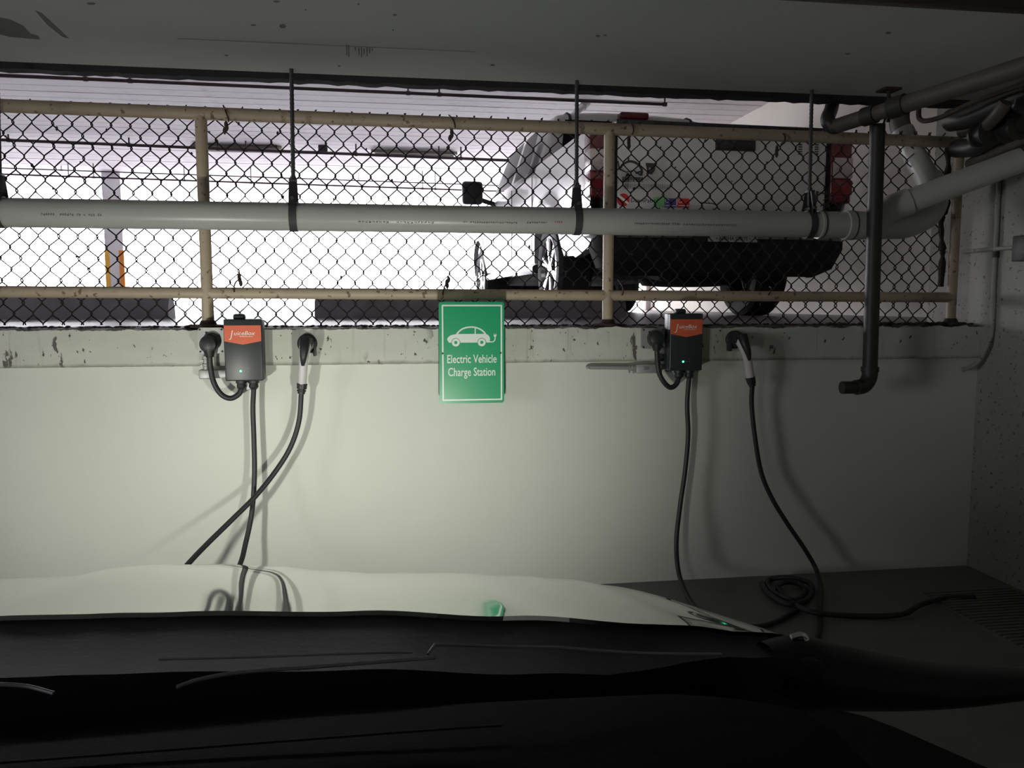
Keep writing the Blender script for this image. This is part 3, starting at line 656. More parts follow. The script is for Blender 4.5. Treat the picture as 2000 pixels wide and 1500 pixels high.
# hangers
def hanger(px, pyt, pxr, label, vee=False):
    xr = onY(pxr, pyt, py_).x; xb = onY(px, 420, py_).x
    t = thing('pipe_hanger', (xb, py_, pz), label, 'pipe hanger', 'rod hangers carrying the long drain pipe')
    bm = nb(); tube(bm, [(xr-xb, 0, 2.372-pz), ((xr-xb)*0.1, 0, 0.085)], 0.0085, 8)
    for q in range(28): lathe(bm, [(0.0098, -0.003), (0.0098, 0.003)], ((xr-xb)*(0.1+0.9*q/28), 0, 0.12+0.5*q/28), 'Z', 8)
    build('rod', bm, 'strap', t)
    bm = nb(); lathe(bm, [(pr+0.001, -0.016), (pr+0.004, -0.016), (pr+0.004, 0.016), (pr+0.001, 0.016)], (0, 0, 0), 'X', 32, caps=False); build('strap', bm, 'strap', t)
    bm = nb()
    for sy in (-1, 1):
        vs = [(-0.019, sy*0.045, 0.035), (0.019, sy*0.045, 0.035), (0.015, sy*0.016, 0.155), (-0.015, sy*0.016, 0.155)]
        q = bmesh.new(); ff = [q.verts.new(v) for v in vs]; q.faces.new(ff); bmesh.ops.solidify(q, geom=q.faces[:], thickness=0.006); merge(bm, q)
    box(bm, -0.016, 0.016, -0.02, 0.02, 0.148, 0.160, 0.002)
    if vee:
        for sx in (-1, 1):
            q = bmesh.new(); box(q, sx*0.012-0.006, sx*0.012+0.006, -0.05, -0.042, 0.03, 0.15); q.transform(Matrix.Rotation(-sx*0.17, 4, 'Y')); merge(bm, q)
    build('yoke', bm, 'strap', t)
    bm = nb(); lathe(bm, [(0.013, 0.158), (0.013, 0.17)], (0, 0, 0), 'Z', 6); lathe(bm, [(0.008, -0.06), (0.008, 0.06)], (0, 0, 0.074), 'Y', 6); build('nut', bm, 'strap', t)
hanger(574, 250, 572, 'rod hanger on the drain pipe just right of the left fence post')
hanger(1126, 250, 1126, 'rod hanger on the drain pipe left of the middle fence post')
hanger(1580, 250, 1583, 'rod hanger on the drain pipe in front of the right half of the tailgate', True)
hanger(2, 250, 2, 'rod hanger on the drain pipe at the left edge of the view')

# ================================================================== DARK PIPES AT RIGHT
a = onY(1714, 240, -0.22); b = onY(1698, 745, -0.22)
xv = (a.x+b.x)/2
t = thing('downpipe', (xv, -0.22, 1.0), 'dark iron downpipe dropping in front of the fence, elbow at its foot', 'pipe')
def rel(p, t): return Vector(p)-t.location
bm = nb(); tube(bm, [rel((a.x, -0.22, 2.19), t), rel((b.x, -0.22, 1.06), t)], 0.034, 18); build('pipe_run', bm, 'iron', t)
zb = onY(1690, 756, -0.22).z
bm = nb(); P = spline([(b.x, -0.22, 1.07), (b.x-0.002, -0.22, zb+0.045), (b.x-0.03, -0.225, zb+0.008), (b.x-0.075, -0.23, zb)], 5); tube(bm, [rel(p, t) for p in P], 0.036, 18); 
lathe(bm, [(0.041, -0.01), (0.041, 0.012)], rel((b.x, -0.22, 1.06), t), 'Z', 16); lathe(bm, [(0.030, -0.075), (0.030, 0)], rel((b.x-0.07, -0.23, zb), t), 'X', 16); build('elbow', bm, 'iron', t)
a = onY(1628, 248, -0.12); b = onX(2006, 128, 2.42); b2 = onX(2006, 128, 2.42)
t = thing('sloping_pipe', a, 'dark pipe sloping up under the ceiling from the fence top to the right edge', 'pipe')
mid = a.lerp(b, 0.38)
bm = nb(); tube(bm, [rel(a, t), rel(mid, t)], 0.034, 18); tube(bm, [rel(mid, t), rel(b+(b-a)*0.25, t)], 0.038, 18); build('pipe_run', bm, 'ironl', t)
bm = nb(); ax = (b-a).normalized(); tube(bm, [rel(mid-ax*0.035, t), rel(mid+ax*0.035, t)], 0.046, 18); q = a.lerp(b, 0.22); tube(bm, [rel(q-ax*0.03, t), rel(q+ax*0.03, t)], 0.042, 18); build('coupling', bm, 'iron', t)
bm = nb(); tube(bm, [rel(q_, t) for q_ in spline([a+ax*0.03, a, a+Vector((-0.015, 0.03, 0.04)), onY(1625, 205, 0.08), onY(1625, 150, 0.10)], 4)], 0.033, 16); build('riser', bm, 'iron', t)
# hanger rod with plate for the sloping pipe
q = onY(1736, 178, -0.17)
t = thing('pipe_hanger', (q.x, -0.17, 2.365), 'short rod with ceiling plate holding the dark sloping pipe', 'pipe hanger')
bm = nb(); box(bm, -0.04, 0.04, -0.04, 0.04, -0.01, 0.0); build('ceiling_plate', bm, 'rust', t)
bm = nb(); tube(bm, [(0, 0, 0), (0.003, 0, -0.15)], 0.009, 8); tube(bm, [(0, 0, -0.08), (-0.025, -0.01, -0.16)], 0.005, 6); build('rod', bm, 'rust', t)
# knot of valves and pipes by the right wall
t = thing('valve_assembly', (2.75, -0.35, 2.15), 'tangle of dark valves and iron pipes under the ceiling in the right corner', 'valve')
def vt(L_, r, name, mm='iron', n=14, sp=True):
    bm = nb(); P = [rel(onX(px, py, X), t) for px, py, X in L_]; tube(bm, spline(P, 5) if sp and len(P) > 2 else P, r, n); return build(name, bm, mm, t)
vt([(1795, 205, 2.6), (1795, 230, 2.6), (1810, 236, 2.6), (1845, 226, 2.62), (1900, 200, 2.62), (2010, 160, 2.62)], 0.012, 'thin_pipe', 'rust', 8)
vt([(1858, 235, 2.75), (1900, 225, 2.75), (1960, 200, 2.75), (2020, 175, 2.75)], 0.055, 'upper_pipe')
vt([(1880, 256, 2.8), (1930, 240, 2.8), (1975, 210, 2.8), (2010, 190, 2.8)], 0.035, 'middle_pipe', 'ironl')
vt([(1868, 290, 2.8), (1905, 286, 2.8), (1950, 262, 2.8), (2010, 240, 2.8)], 0.045, 'lower_pipe')
vt([(1922, 252, 2.7), (1950, 222, 2.66), (1965, 200, 2.66)], 0.028, 'valve_lever', 'ironl')
vt([(1895, 322, 2.86), (1940, 295, 2.86), (2015, 262, 2.86)], 0.03, 'wall_pipe', 'ironl')
for px, py, X, r in ((1920, 262, 2.7, 0.055), (1978, 250, 2.78, 0.06), (1886, 236, 2.8, 0.045), (1992, 205, 2.75, 0.05)):
    bm = nb(); c = rel(onX(px, py, X), t); lathe(bm, [(r*0.5, -r*0.8), (r, -r*0.7), (r, -r*0.45), (r*0.7, -r*0.4), (r*0.75, r*0.4), (r, r*0.45), (r, r*0.7), (r*0.5, r*0.8)], c, 'Y', 18); build('flange', bm, 'iron', t)
# conduits on the right wall
XW = 2.965
t = thing('conduit', (XW, 0, 1.3), 'thin grey vertical conduit on the right wall bending left below the sill', 'conduit')
bm = nb(); P = [onX(px, py, XW) for px, py in ((1951, 340), (1948, 420), (1944, 500), (1941, 560), (1939, 625), (1936, 655))]+[onY(1928, 675, -0.11), onY(1916, 700, -0.075), onY(1900, 715, -0.055), onY(1879, 722, -0.04)]
tube(bm, [rel(p, t) for p in spline(P, 5)], 0.011, 10); build('tube', bm, 'sidewall', t)
bm = nb(); c = rel(onX(1945, 497, XW), t); lathe(bm, [(0.015, -0.015), (0.015, 0.015)], c, 'Z', 10); build('coupling', bm, 'iron', t)
t = thing('conduit', (XW, 0, 1.62), 'thin pale horizontal conduit on the right wall running to a small dark box', 'conduit')
bm = nb(); P = [onX(px, py, XW) for px, py in ((1880, 492), (1920, 488), (1996, 482))]; P[0].y = min(P[0].y, 0.2); tube(bm, [rel(p, t) for p in P], 0.010, 10); build('tube', bm, 'sidewall', t)
c = rel(onX(2006, 485, XW), t); bm = nb(); box(bm, c.x-0.04, c.x+0.014, c.y-0.05, c.y+0.05, c.z-0.06, c.z+0.06, 0.006); build('box', bm, 'iron', t)

# ================================================================== SIGN
t = thing('charging_sign', (0.215, -0.115, 0.92), 'green metal sign reading Electric Vehicle Charge Station with a car pictogram', 'sign')
SWx = 0.0003734; SWz = 0.0003849
def sp(zx, zy): return ((zx-215)*SWx, (1375-zy)*SWz)
def rrect(x0, z0, x1, z1, r, n=5):
    P = []
    for cx, cz, a0 in ((x1-r, z1-r, 0), (x0+r, z1-r, 90), (x0+r, z0+r, 180), (x1-r, z0+r, 270)):
        for k in range(n+1): a = math.radians(a0+90*k/n); P.append((cx+r*math.cos(a), cz+r*math.sin(a)))
    return P
bm = nb(); prism(bm, rrect(0, 0, 0.295, 0.458, 0.012), -0.0015, 0.0015); build('plate', bm, 'signg', t, smooth=False)
x0, z1 = sp(250, 218); x1, z0 = sp(980, 1343)
bm = nb(); o_ = rrect(x0, z0, x1, z1, 0.002, 3); i_ = rrect(x0+0.0068, z0+0.0068, x1-0.0068, z1-0.0068, 0.001, 3)
va = [[bm.verts.new((x, y, z)) for x, z in P] for y in (-0.0022, -0.0014) for P in (o_, i_)]
n = len(o_)
for k in range(n):
    k2 = (k+1) % n
    bm.faces.new((va[0][k], va[0][k2], va[1][k2], va[1][k])); bm.faces.new((va[2][k], va[3][k], va[3][k2], va[2][k2]))
    bm.faces.new((va[0][k], va[2][k], va[2][k2], va[0][k2])); bm.faces.new((va[1][k], va[1][k2], va[3][k2], va[3][k]))
build('border_line', bm, 'signw', t, smooth=False)
# pictogram
def sps(L_, n=6): return [(p.x, p.y) for p in spline([Vector((*sp(*q), 0)) for q in L_], n)]
bm = nb()
body = sps([(312, 625), (322, 600), (360, 572), (430, 558)], 5)+[sp(775, 558)]+sps([(790, 562), (815, 580), (830, 610), (828, 660)], 5)+[sp(335, 660)]
prism(bm, body, -0.0023, -0.0014)
strip(bm, sps([(425, 566), (450, 535), (500, 498), (570, 480), (650, 482), (720, 508), (765, 545), (778, 566)], 5), 0.0068, -0.00235, -0.0014)
strip(bm, [sp(653, 485), sp(651, 562)], 0.0050, -0.0024, -0.0014)
strip(bm, sps([(825, 652), (860, 653), (885, 640), (893, 615), (893, 595)], 5), 0.0046, -0.00235, -0.0014)
build('car_pictogram', bm, 'signw', t, smooth=False)
bm = nb(); c = sp(893, 580)
prism(bm, [sp(872, 572), sp(912, 566), sp(910, 585), (c[0]+0.002, c[1]-0.007), (c[0]-0.003, c[1]-0.006)], -0.0024, -0.0014)
for q in (886, 902): strip(bm, [sp(q, 572), sp(q+(-4 if q < 890 else 2), 552)], 0.0022, -0.0024, -0.0014)
build('plug_pictogram', bm, 'signw', t, smooth=False)
for wx in (416, 731):
    cx, cz = sp(wx, 658)
    for r, y, mm in ((0.0202, -0.0026, 'signg'), (0.0178, -0.0029, 'signw'), (0.0072, -0.0032, 'signg')):
        bm = nb(); lathe(bm, [(r, y), (r, -0.0014)], (cx, 0, cz), 'Y', 26); build('wheel_print', bm, mm, t, smooth=False)
for s, zx0, zx1, base, size in (('Electric Vehicle', 312, 912, 897, 0.053), ('Charge Station', 322, 895, 1050, 0.053)):
    x0, zb_ = sp(zx0, base); x1, _ = sp(zx1, base)
    o = text('lettering', s, size, 'signw', t, (0, 0, 0), bold=0.0005, depth=0.0004)
    xs_ = [v.co.x for v in o.data.vertices]; a_, b_ = min(xs_), max(xs_); k_ = (x1-x0)/(b_-a_)
    for v in o.data.vertices: v.co = Vector((x0+(v.co.x-a_)*k_, v.co.y-0.0018, v.co.z+zb_))
for zx in (257, 961):
    cx, cz = sp(zx, 784); bm = nb(); lathe(bm, [(0.0045, -0.004), (0.0045, 0.0875)], (cx, 0, cz), 'Y', 12); build('mounting_bolt', bm, 'iron', t)

# ================================================================== CHARGERS
def charger(x, z, yf, label, g):
    """x,z = front lower-left corner"""
    W_, H_, D_ = 0.160, 0.268, 0.085
    t = thing('wall_charger', (x, yf, z), label, 'charger', g)
    bm = nb(); box(bm, 0, W_, 0, D_, 0, H_, 0.006, 3); bd = build('casing', bm, 'box', t)
    bm = nb(); box(bm, -0.001, W_+0.001, 0.030, 0.034, 0.004, H_-0.004, 0.001, 1); build('lid_seam', bm, 'black', bd)
    bm = nb(); prism(bm, [(0.002, 0.241), (0.156, 0.241), (0.156, 0.173), (0.079, 0.158), (0.002, 0.173)], -0.0015, 0.001); pn = build('badge_panel', bm, 'orange', t, smooth=False)
    o = text('logo_lettering', 'J', 0.044, 'white', pn, (0.026, -0.0016, 0.189), sx=0.85, shear=0.25, depth=0.0004)
    o = text('logo_lettering', 'uiceBox', 0.025, 'white', pn, (0.041, -0.0016, 0.199), sx=1.08, shear=0.22, depth=0.0004, space=1.0)
    bm = nb(); box(bm, 0.066, 0.122, -0.002, 0, 0.192, 0.1935); build('tagline', bm, 'white', pn)
    bm = nb(); box(bm, 0.036, 0.086, 0.02, 0.06, H_-0.004, H_+0.022, 0.010, 3); build('top_latch', bm, 'black', t)
    bm = nb(); lathe(bm, [(0.0015, -0.0035), (0.0040, -0.002), (0.0045, 0.001)], (0.066, 0, 0.043), 'Y', 12); build('green_light', bm, 'led', t)
    for dx, dz in ((0.016, 0), (0.030, 0), (0.030, 0.012)):
        bm = nb(); lathe(bm, [(0.0012, -0.001), (0.0012, 0.001)], (0.066+dx, 0, 0.043+dz), 'Y', 8); build('indicator', bm, 'dot', t)
    for cx in (0.008, 0.150):
        bm = nb(); lathe(bm, [(0.004, -0.0012), (0.004, 0.002)], (cx, 0, 0.010), 'Y', 8); build('screw', bm, 'black', t)
    for gx in (0.060, 0.112):
        bm = nb(); lathe(bm, [(0.024, 0.002), (0.024, -0.012), (0.019, -0.014), (0.021, -0.030), (0.014, -0.040)], (gx, 0.04, 0), 'Z', 12); build('cable_gland', bm, 'black', t)
    bm = nb(); box(bm, 0.078, 0.100, 0.05, 0.08, -0.045, 0.0, 0.003); build('mounting_bracket', bm, 'steel', t)
    bm = nb(); box(bm, 0.03, 0.13, D_-0.004, D_+0.012, 0.02, 0.25); build('back_plate', bm, 'steel', t)
    return t
g = 'wall charging boxes'
cl = onY(440, 746, -0.125); ch1 = charger(cl.x, cl.z+0.003, -0.125, 'black and orange charging box under the left fence post', g)
cr = onY(1309, 727, -0.125); ch2 = charger(cr.x-0.004, cr.z+0.006, -0.125, 'black and orange charging box right of the green sign, below the truck', g)
def cable(t, pts, r=0.0112, name='cable', mm='cable'):
    bm = nb(); tube(bm, [rel(p, t) for p in spline(pts, 8)], r, 12); return build(name, bm, mm, t)
# output cables
def px(L_): return [onY(a, b, Y) for a, b, Y in L_]
g1 = ch1.location+Vector((0.112, 0.04, -0.035)); g2 = ch2.location+Vector((0.112, 0.04, -0.035))
P = [g1]+px([(494, 800, -0.09), (496, 860, -0.09), (497, 930, -0.10), (492, 1000, -0.13), (480, 1060, -0.18), (466, 1108, -0.25)])
e = P[-1]; P += [Vector((e.x-0.06, -0.40, 0.16)), Vector((e.x-0.05, -0.62, 0.03)), Vector((e.x+0.15, -0.95, 0.014)), Vector((e.x+0.45, -0.8, 0.014))]
cable(ch1, P)
P = [g2]+px([(1342, 790, -0.09), (1344, 850, -0.09), (1338, 920, -0.09), (1328, 990, -0.10), (1321, 1060, -0.13), (1326, 1120, -0.16)])+[onZ(1345, 1168, 0.03), onZ(1372, 1196, 0.013), onZ(1430, 1222, 0.013), onZ(1500, 1220, 0.013), onZ(1560, 1190, 0.013)]
cable(ch2, P)
# outlets, plugs, supply cords
def outlet(x0, x1, z0, z1, label, g, extra):
    t = thing('power_outlet', ((x0+x1)/2, -0.03, (z0+z1)/2), label, 'outlet', g); w2, h2 = (x1-x0)/2, (z1-z0)/2
    bm = nb(); box(bm, -w2+0.004, w2-0.004, -0.030, 0.0, -h2+0.004, h2-0.004, 0.006); build('back_box', bm, 'steel', t)
    bm = nb(); prism(bm, rrect(-w2, -h2, w2, h2, 0.012), -0.038, -0.030); fp = build('face_plate', bm, 'steel', t, smooth=False)
    for sx in (-1, 1):
        for sz in (-1, 1):
            bm = nb(); lathe(bm, [(0.0045, -0.041), (0.0045, -0.037)], (sx*(w2-0.008), 0, sz*(h2-0.008)), 'Y', 8); build('screw', bm, 'iron', fp)
    bm = nb(); lathe(bm, [(0.005, -0.0392), (0.005, -0.0375)], (-w2*0.35, 0, h2*0.62), 'Y', 10); build('knockout', bm, 'iron', fp)
    bm = nb(); lathe(bm, [(0.036, -0.046), (0.038, -0.036)], (w2*0.12, 0, -h2*0.05), 'Y', 24); build('socket', bm, 'iron', t)
    return t
go = 'metal outlets feeding the chargers'
a, b = onY(386, 640, -0.068), onY(438, 690, -0.068); outlet(a.x, b.x, b.z, a.z, 'square metal outlet on the sill left of the left charging box', go, 0)
a, b = onY(1254, 641, -0.068), onY(1296, 681, -0.068); outlet(a.x, b.x+0.005, b.z, a.z, 'square metal outlet on the sill left of the right charging box', go, 0)
def plug(c, pts, label, g):
    t = thing('power_plug', c, label, 'plug', g)
    bm = nb(); lathe(bm, [(0.033, 0.03), (0.037, 0.02), (0.038, -0.012), (0.033, -0.028), (0.020, -0.034)], (0, 0, 0), 'Y', 24); build('plug_head', bm, 'black', t)
    bm = nb(); tube(bm, [(0, -0.008, -0.005), (0.002, -0.008, -0.03), (0.003, -0.006, -0.056)], [0.028, 0.024, 0.017], 14); build('strain_relief', bm, 'black', t)
    cable(t, pts, 0.0120, 'cord'); return t
gp = 'plugs and supply cords'
c = onY(408, 672, -0.10); gl = ch1.location+Vector((0.060, 0.04, -0.035))
plug(c, [c+Vector((0.003, -0.006, -0.04))]+px([(411, 718, -0.10), (418, 748, -0.10), (432, 770, -0.10), (450, 778, -0.095), (466, 770, -0.09)])+[gl], 'round black plug and looping cord of the left charging box', gp)
c = onY(1281, 661, -0.10); gl = ch2.location+Vector((0.060, 0.04, -0.035))
plug(c, [c+Vector((0.003, -0.006, -0.04))]+px([(1284, 706, -0.10), (1288, 730, -0.10), (1298, 748, -0.10), (1310, 757, -0.095), (1321, 750, -0.09)])+[gl], 'round black plug and looping cord of the right charging box', gp)
# conduit fittings below the outlets
a, b = onY(388, 722, -0.06), onY(446, 740, -0.06)
t = thing('conduit_fitting', (a.x, -0.045, b.z), 'grey metal conduit elbow under the left outlet, running behind the left charging box', 'conduit')
bm = nb(); box(bm, 0, 0.05, -0.02, 0.02, 0, a.z-b.z, 0.006, 3); box(bm, 0.04, 0.20, -0.015, 0.018, 0.003, a.z-b.z-0.003, 0.006, 2); build('conduit_body', bm, 'steel', t)
c = onY(401, 705, -0.06); bm = nb(); h0 = a.z-b.z; lathe(bm, [(0.014, h0-0.005), (0.014, h0+0.012), (0.017, h0+0.014), (0.017, h0+0.024), (0.012, h0+0.026), (0.012, h0+0.045), (0.016, h0+0.047), (0.016, h0+0.058)], (c.x-a.x, 0, 0), 'Z', 14); 
box(bm, c.x-a.x-0.022, c.x-a.x-0.010, -0.008, 0.002, h0+0.012, h0+0.02); box(bm, c.x-a.x-0.022, c.x-a.x-0.010, -0.008, 0.002, h0+0.034, h0+0.042); build('connector', bm, 'steel', t)
a, b = onY(1244, 712, -0.06), onY(1284, 729, -0.06); e = onY(1152, 716, -0.04)
t = thing('conduit_fitting', (a.x, -0.04, b.z), 'silver conduit box with a thin conduit running left, under the right outlet', 'conduit')
h0 = a.z-b.z; bm = nb(); box(bm, 0, 0.125, -0.02, 0.014, 0, h0, 0.004, 2); fb = build('conduit_body', bm, 'steel', t)
bm = nb(); box(bm, 0.034, 0.060, -0.0215, -0.0195, h0*0.4, h0*0.78); build('label_patch', bm, 'stkgrey', fb)
bm = nb(); tube(bm, [(-0.02, 0.0, h0*0.62), (e.x-a.x, 0.006, h0*0.70)], 0.0095, 12); tube(bm, [(e.x-a.x+0.0, 0.006, h0*0.70), (e.x-a.x-0.01, 0.02, h0*0.70)], 0.008, 10); build('tube', bm, 'steel', t)
bm = nb(); lathe(bm, [(0.013, -0.034), (0.013, -0.022), (0.015, -0.020), (0.015, 0.002)], (0, 0, h0*0.6), 'X', 12); box(bm, -0.034, -0.026, -0.004, 0.004, h0*0.6-0.024, h0*0.6-0.01); box(bm, -0.014, -0.004, -0.004, 0.004, h0*0.6-0.026, h0*0.6-0.012); build('connector', bm, 'steel', t)
c = onY(1288, 700, -0.06); bm = nb(); lathe(bm, [(0.012, h0-0.002), (0.012, h0+0.02), (0.016, h0+0.022), (0.016, h0+0.034), (0.012, h0+0.036), (0.012, h0+0.05)], (c.x-a.x, 0, 0), 'Z', 12); build('riser', bm, 'steel', t)

# ================================================================== CONNECTORS IN THEIR HOLSTERS
def connector(head, tipp, cab_pts, lab1, lab2, lean):
    # holster
    t = thing('connector_holster', (head.x, -0.03, head.z), lab2, 'holster', 'holsters on the sill')
    bm = nb(); lathe(bm, [(0.044, 0.0), (0.044, -0.012), (0.036, -0.018), (0.034, -0.050), (0.028, -0.052)], (0, 0, 0), 'Y', 22); build('cup', bm, 'black', t)
    bm = nb(); sg = 1 if lean <= 0 else -1
    box(bm, sg*0.034-0.006, sg*0.034+0.006, -0.045, -0.004, -0.055, 0.012, 0.003); build('cable_hook', bm, 'black', t)
    # connector
    t = thing('charge_connector', head, lab1, 'connector', 'charging connectors parked in their holsters')
    v = tipp-head; L_ = v.length
    P = [Vector((0, 0.035, 0.006)), Vector((0, 0.0, 0.008)), Vector((0, -0.03, 0.0))]
    bm = nb(); tube(bm, P, [0.027, 0.030, 0.026], 18); build('nozzle', bm, 'black', t)
    P = spline([Vector((0, -0.010, 0.004)), v*0.12+Vector((0, -0.036, 0)), v*0.35+Vector((0, -0.042, 0)), v*0.65+Vector((0, -0.030, 0)), v*0.93+Vector((0, -0.012, 0))], 5); n = len(P)
    R = [0.028+(0.0 if i < 4 else -0.007*min(1, (i-4)/8)) for i in range(n)]; bm = nb(); tube(bm, P, R, 18, flat=0.9); build('handle', bm, 'handle', t)
    bm = nb(); P2 = spline([Vector((0, -0.040, 0.020)), v*0.08+Vector((0, -0.062, 0)), v*0.3+Vector((0, -0.067, 0)), v*0.47+Vector((0, -0.058, 0))], 5); n = len(P2)
    tube(bm, P2, [0.024-0.017*(i/(n-1))**1.4 for i in range(n)], 12); build('release_trigger', bm, 'black', t)
    a_ = v*0.90+Vector((0, -0.012, 0)); d_ = v.normalized(); bm = nb()
    tube(bm, [a_, a_+d_*0.024], [0.0235, 0.0215], 18); tube(bm, [a_+d_*0.028, a_+d_*0.034, a_+d_*0.036, a_+d_*0.046], [0.020, 0.020, 0.017, 0.016], 16); tube(bm, [a_+d_*0.02, a_+d_*0.03], 0.015, 12); build('strain_relief', bm, 'black', t)
    pts = [head+a_+d_*0.04]+cab_pts; cable(t, pts); return t
hd = onY(598, 672, -0.085); tp = onY(590, 757, -0.09)
e = onY(365, 1104, -0.40)
connector(hd, tp, px([(584, 822, -0.10), (568, 872, -0.11), (540, 918, -0.13), (500, 968, -0.18), (450, 1018, -0.25), (405, 1062, -0.32), (365, 1104, -0.40)])+[Vector((e.x-0.12, -0.55, 0.18)), Vector((e.x-0.2, -0.8, 0.03)), Vector((e.x-0.3, -1.2, 0.014))],
    'white handled charging connector hanging beside the left charging box', 'black holster on the sill right of the left charging box', 0)
hd = onY(1443, 664, -0.085); tp = onY(1465, 744, -0.09)
connector(hd, tp, px([(1468, 790, -0.09), (1474, 850, -0.09), (1486, 920, -0.09), (1506, 970, -0.10), (1536, 1020, -0.11), (1570, 1070, -0.12), (1594, 1112, -0.13)])+[onZ(1603, 1150, 0.02), onZ(1601, 1190, 0.013), onZ(1598, 1240, 0.013), onZ(1560, 1290, 0.013)],
    'white handled charging connector hanging beside the right charging box', 'black holster on the sill right of the right charging box', 1)
# loose cable lying in the corner
t = thing('loose_cable', onZ(1545, 1160, 0.0), 'black cable coiled on the dark floor in the right corner', 'cable')
L_ = [(1488, 1138), (1500, 1158), (1540, 1180), (1580, 1168), (1582, 1140), (1540, 1128), (1500, 1134), (1510, 1156), (1550, 1172), (1572, 1156), (1560, 1140), (1530, 1138), (1520, 1150), (1545, 1176), (1590, 1196), (1680, 1203), (1760, 1200), (1800, 1180), (1850, 1168), (1905, 1166)]
cable(t, [onZ(a, b, 0.012+0.01*(i % 3)) for i, (a, b) in enumerate(L_)], 0.0125)
# ribbed rubber mat along the right wall
t = thing('floor_mat', (2.70, -1.3, 0.0), 'ribbed dark rubber mat on the floor along the right wall', 'mat')
bm = nb(); box(bm, -0.24, 0.24, -0.95, 0.95, 0.0, 0.006); build('base', bm, 'floor', t)
bm = nb()
for k in range(62): box(bm, -0.23, 0.23, -0.94+k*0.0305, -0.925+k*0.0305, 0.006, 0.014)
tag(build('ribs', bm, 'floor', t), kind='stuff')

# ================================================================== FOREGROUND CAR
CC = -0.40
CAR = thing('parked_car', (CC, -2.6, 0.0), 'silver car bonnet and black dashboard filling the bottom of the view', 'car')
def interp(T, x):
    if x <= T[0][0]: return T[0][1]
    for (a, fa), (b, fb) in zip(T, T[1:]):
        if x <= b: u = (x-a)/(b-a); u = u*u*(3-2*u); return fa+(fb-fa)*u
    return T[-1][1]
crest = [(onY(a, b, -2.12).x, onY(a, b, -2.12).z) for a, b in [(0, 1130), (120, 1126), (190, 1120), (245, 1107), (300, 1103), (420, 1102), (540, 1106), (640, 1114), (740, 1119), (860, 1118), (1000, 1124), (1090, 1130), (1170, 1142)]]
crest = [(-1.2, 0.80), (-1.0, 0.86)]+crest+[(0.50, 0.74), (0.56, 0.70)]
def rearY(x): return -2.70-0.137*max(0, (x-0.36)/0.16)**2
rear = [(onY(a, b, -2.70).x, onY(a, b, -2.70).z) for a, b in [(0, 1203), (200, 1198), (350, 1195), (700, 1193), (1000, 1203), (1300, 1218)]]
rear = [(-1.3, 0.90), (-0.9, 0.955)]+rear+[(0.45, 0.915), (0.52, 0.936), (0.56, 0.85)]
bm = nb(); rows = []
NXc = 96
for j in range(34):
    row = []
    for i in range(NXc+1):
        uj = min(1, j/20); x = -1.27+(1.79-0.08*uj)*i/NXc; xs_ = (x-CC)/0.92
        yr = rearY(x+0.08*uj*i/NXc); yc = -2.12; xR = x+0.08*uj*i/NXc
        zr_, zc_ = interp(rear, xR), interp(crest, x if uj == 1 else -1.27+1.71*i/NXc)
        if j <= 20:
            u = j/20; y = yr+(yc-yr)*u; ch = (zc_-zr_); L_ = max(0.05, yc-yr)
            s0, s1 = -(0.176+0.06*max(0, min(1, (xR-0.2)/0.25)))*L_, -0.33*L_
            h = (2*u**3-3*u**2+1)*zr_+(u**3-2*u**2+u)*s0+(-2*u**3+3*u**2)*zc_+(u**3-u**2)*s1
            z = h
        else:
            u = (j-20)/13; y = yc+u*0.42*(1-0.35*xs_*xs_); z = zc_-0.33*(y-yc)-0.9*(y-yc)**2
        row.append((x-CC, y+2.6, z))
    xe_, ye_, ze_ = row[-1]
    row += [(xe_+0.010, ye_, ze_-0.006), (xe_+0.018, ye_, ze_-0.025), (xe_+0.022, ye_, ze_-0.30)]
    rows.append(row)
grid(bm, rows); build('bonnet', bm, 'paint', CAR, angle=60)
# nose and bumper below the bonnet front
bm = nb(); rows = []
for u in range(9):
    a = PI/2*u/8; row = []
    for i in range(41):
        x = -0.90+1.80*i/40; yb_ = -1.86-0.30*(abs(x)/0.92)**3
        row.append((x, yb_+2.6+0.12*math.sin(a*2)*1.0, 0.62-0.40*u/8))
    rows.append(row)
grid(bm, rows); build('front_bumper', bm, 'bodyd', CAR)
for hx in HX:
    bm = nb(); lathe(bm, [(0.02, 0.03), (0.07, 0.02), (0.085, 0.0), (0.085, -0.06)], (hx-CC, 0.86, 0.58), 'Y', 20); build('headlamp', bm, 'lens', CAR)
# right fender flank and cabin body
bm = nb(); rows = []
for j in range(12):
    f = j/11; y = -2.88+f*0.95; row = []
    zt = 0.90-0.21*f*0.95; xo = 0.512-0.12*f
    for a, dz, dx in ((0, 0.0, -0.03), (1, -0.004, 0.0), (2, -0.03, 0.015), (3, -0.12, 0.03), (4, -0.3, 0.03), (5, -0.6, 0.0)): row.append((xo+dx-CC, y+2.6, zt+dz))
    rows.append(row)
grid(bm, rows); fd = build('fender', bm, 'bodyd', CAR)
bm = nb(); box(bm, -0.88, 0.86, -0.2, 0.72, 0.15, 0.55, 0.02); build('engine_bay', bm, 'under', CAR)
for sx in (-0.84, 0.80):
    bm = nb(); lathe(bm, [(0.2, -0.1), (0.32, -0.1), (0.33, -0.07), (0.33, 0.07), (0.32, 0.1), (0.2, 0.1)], (sx, 0.35, 0.33), 'X', 28); build('wheel', bm, 'tyre', CAR)
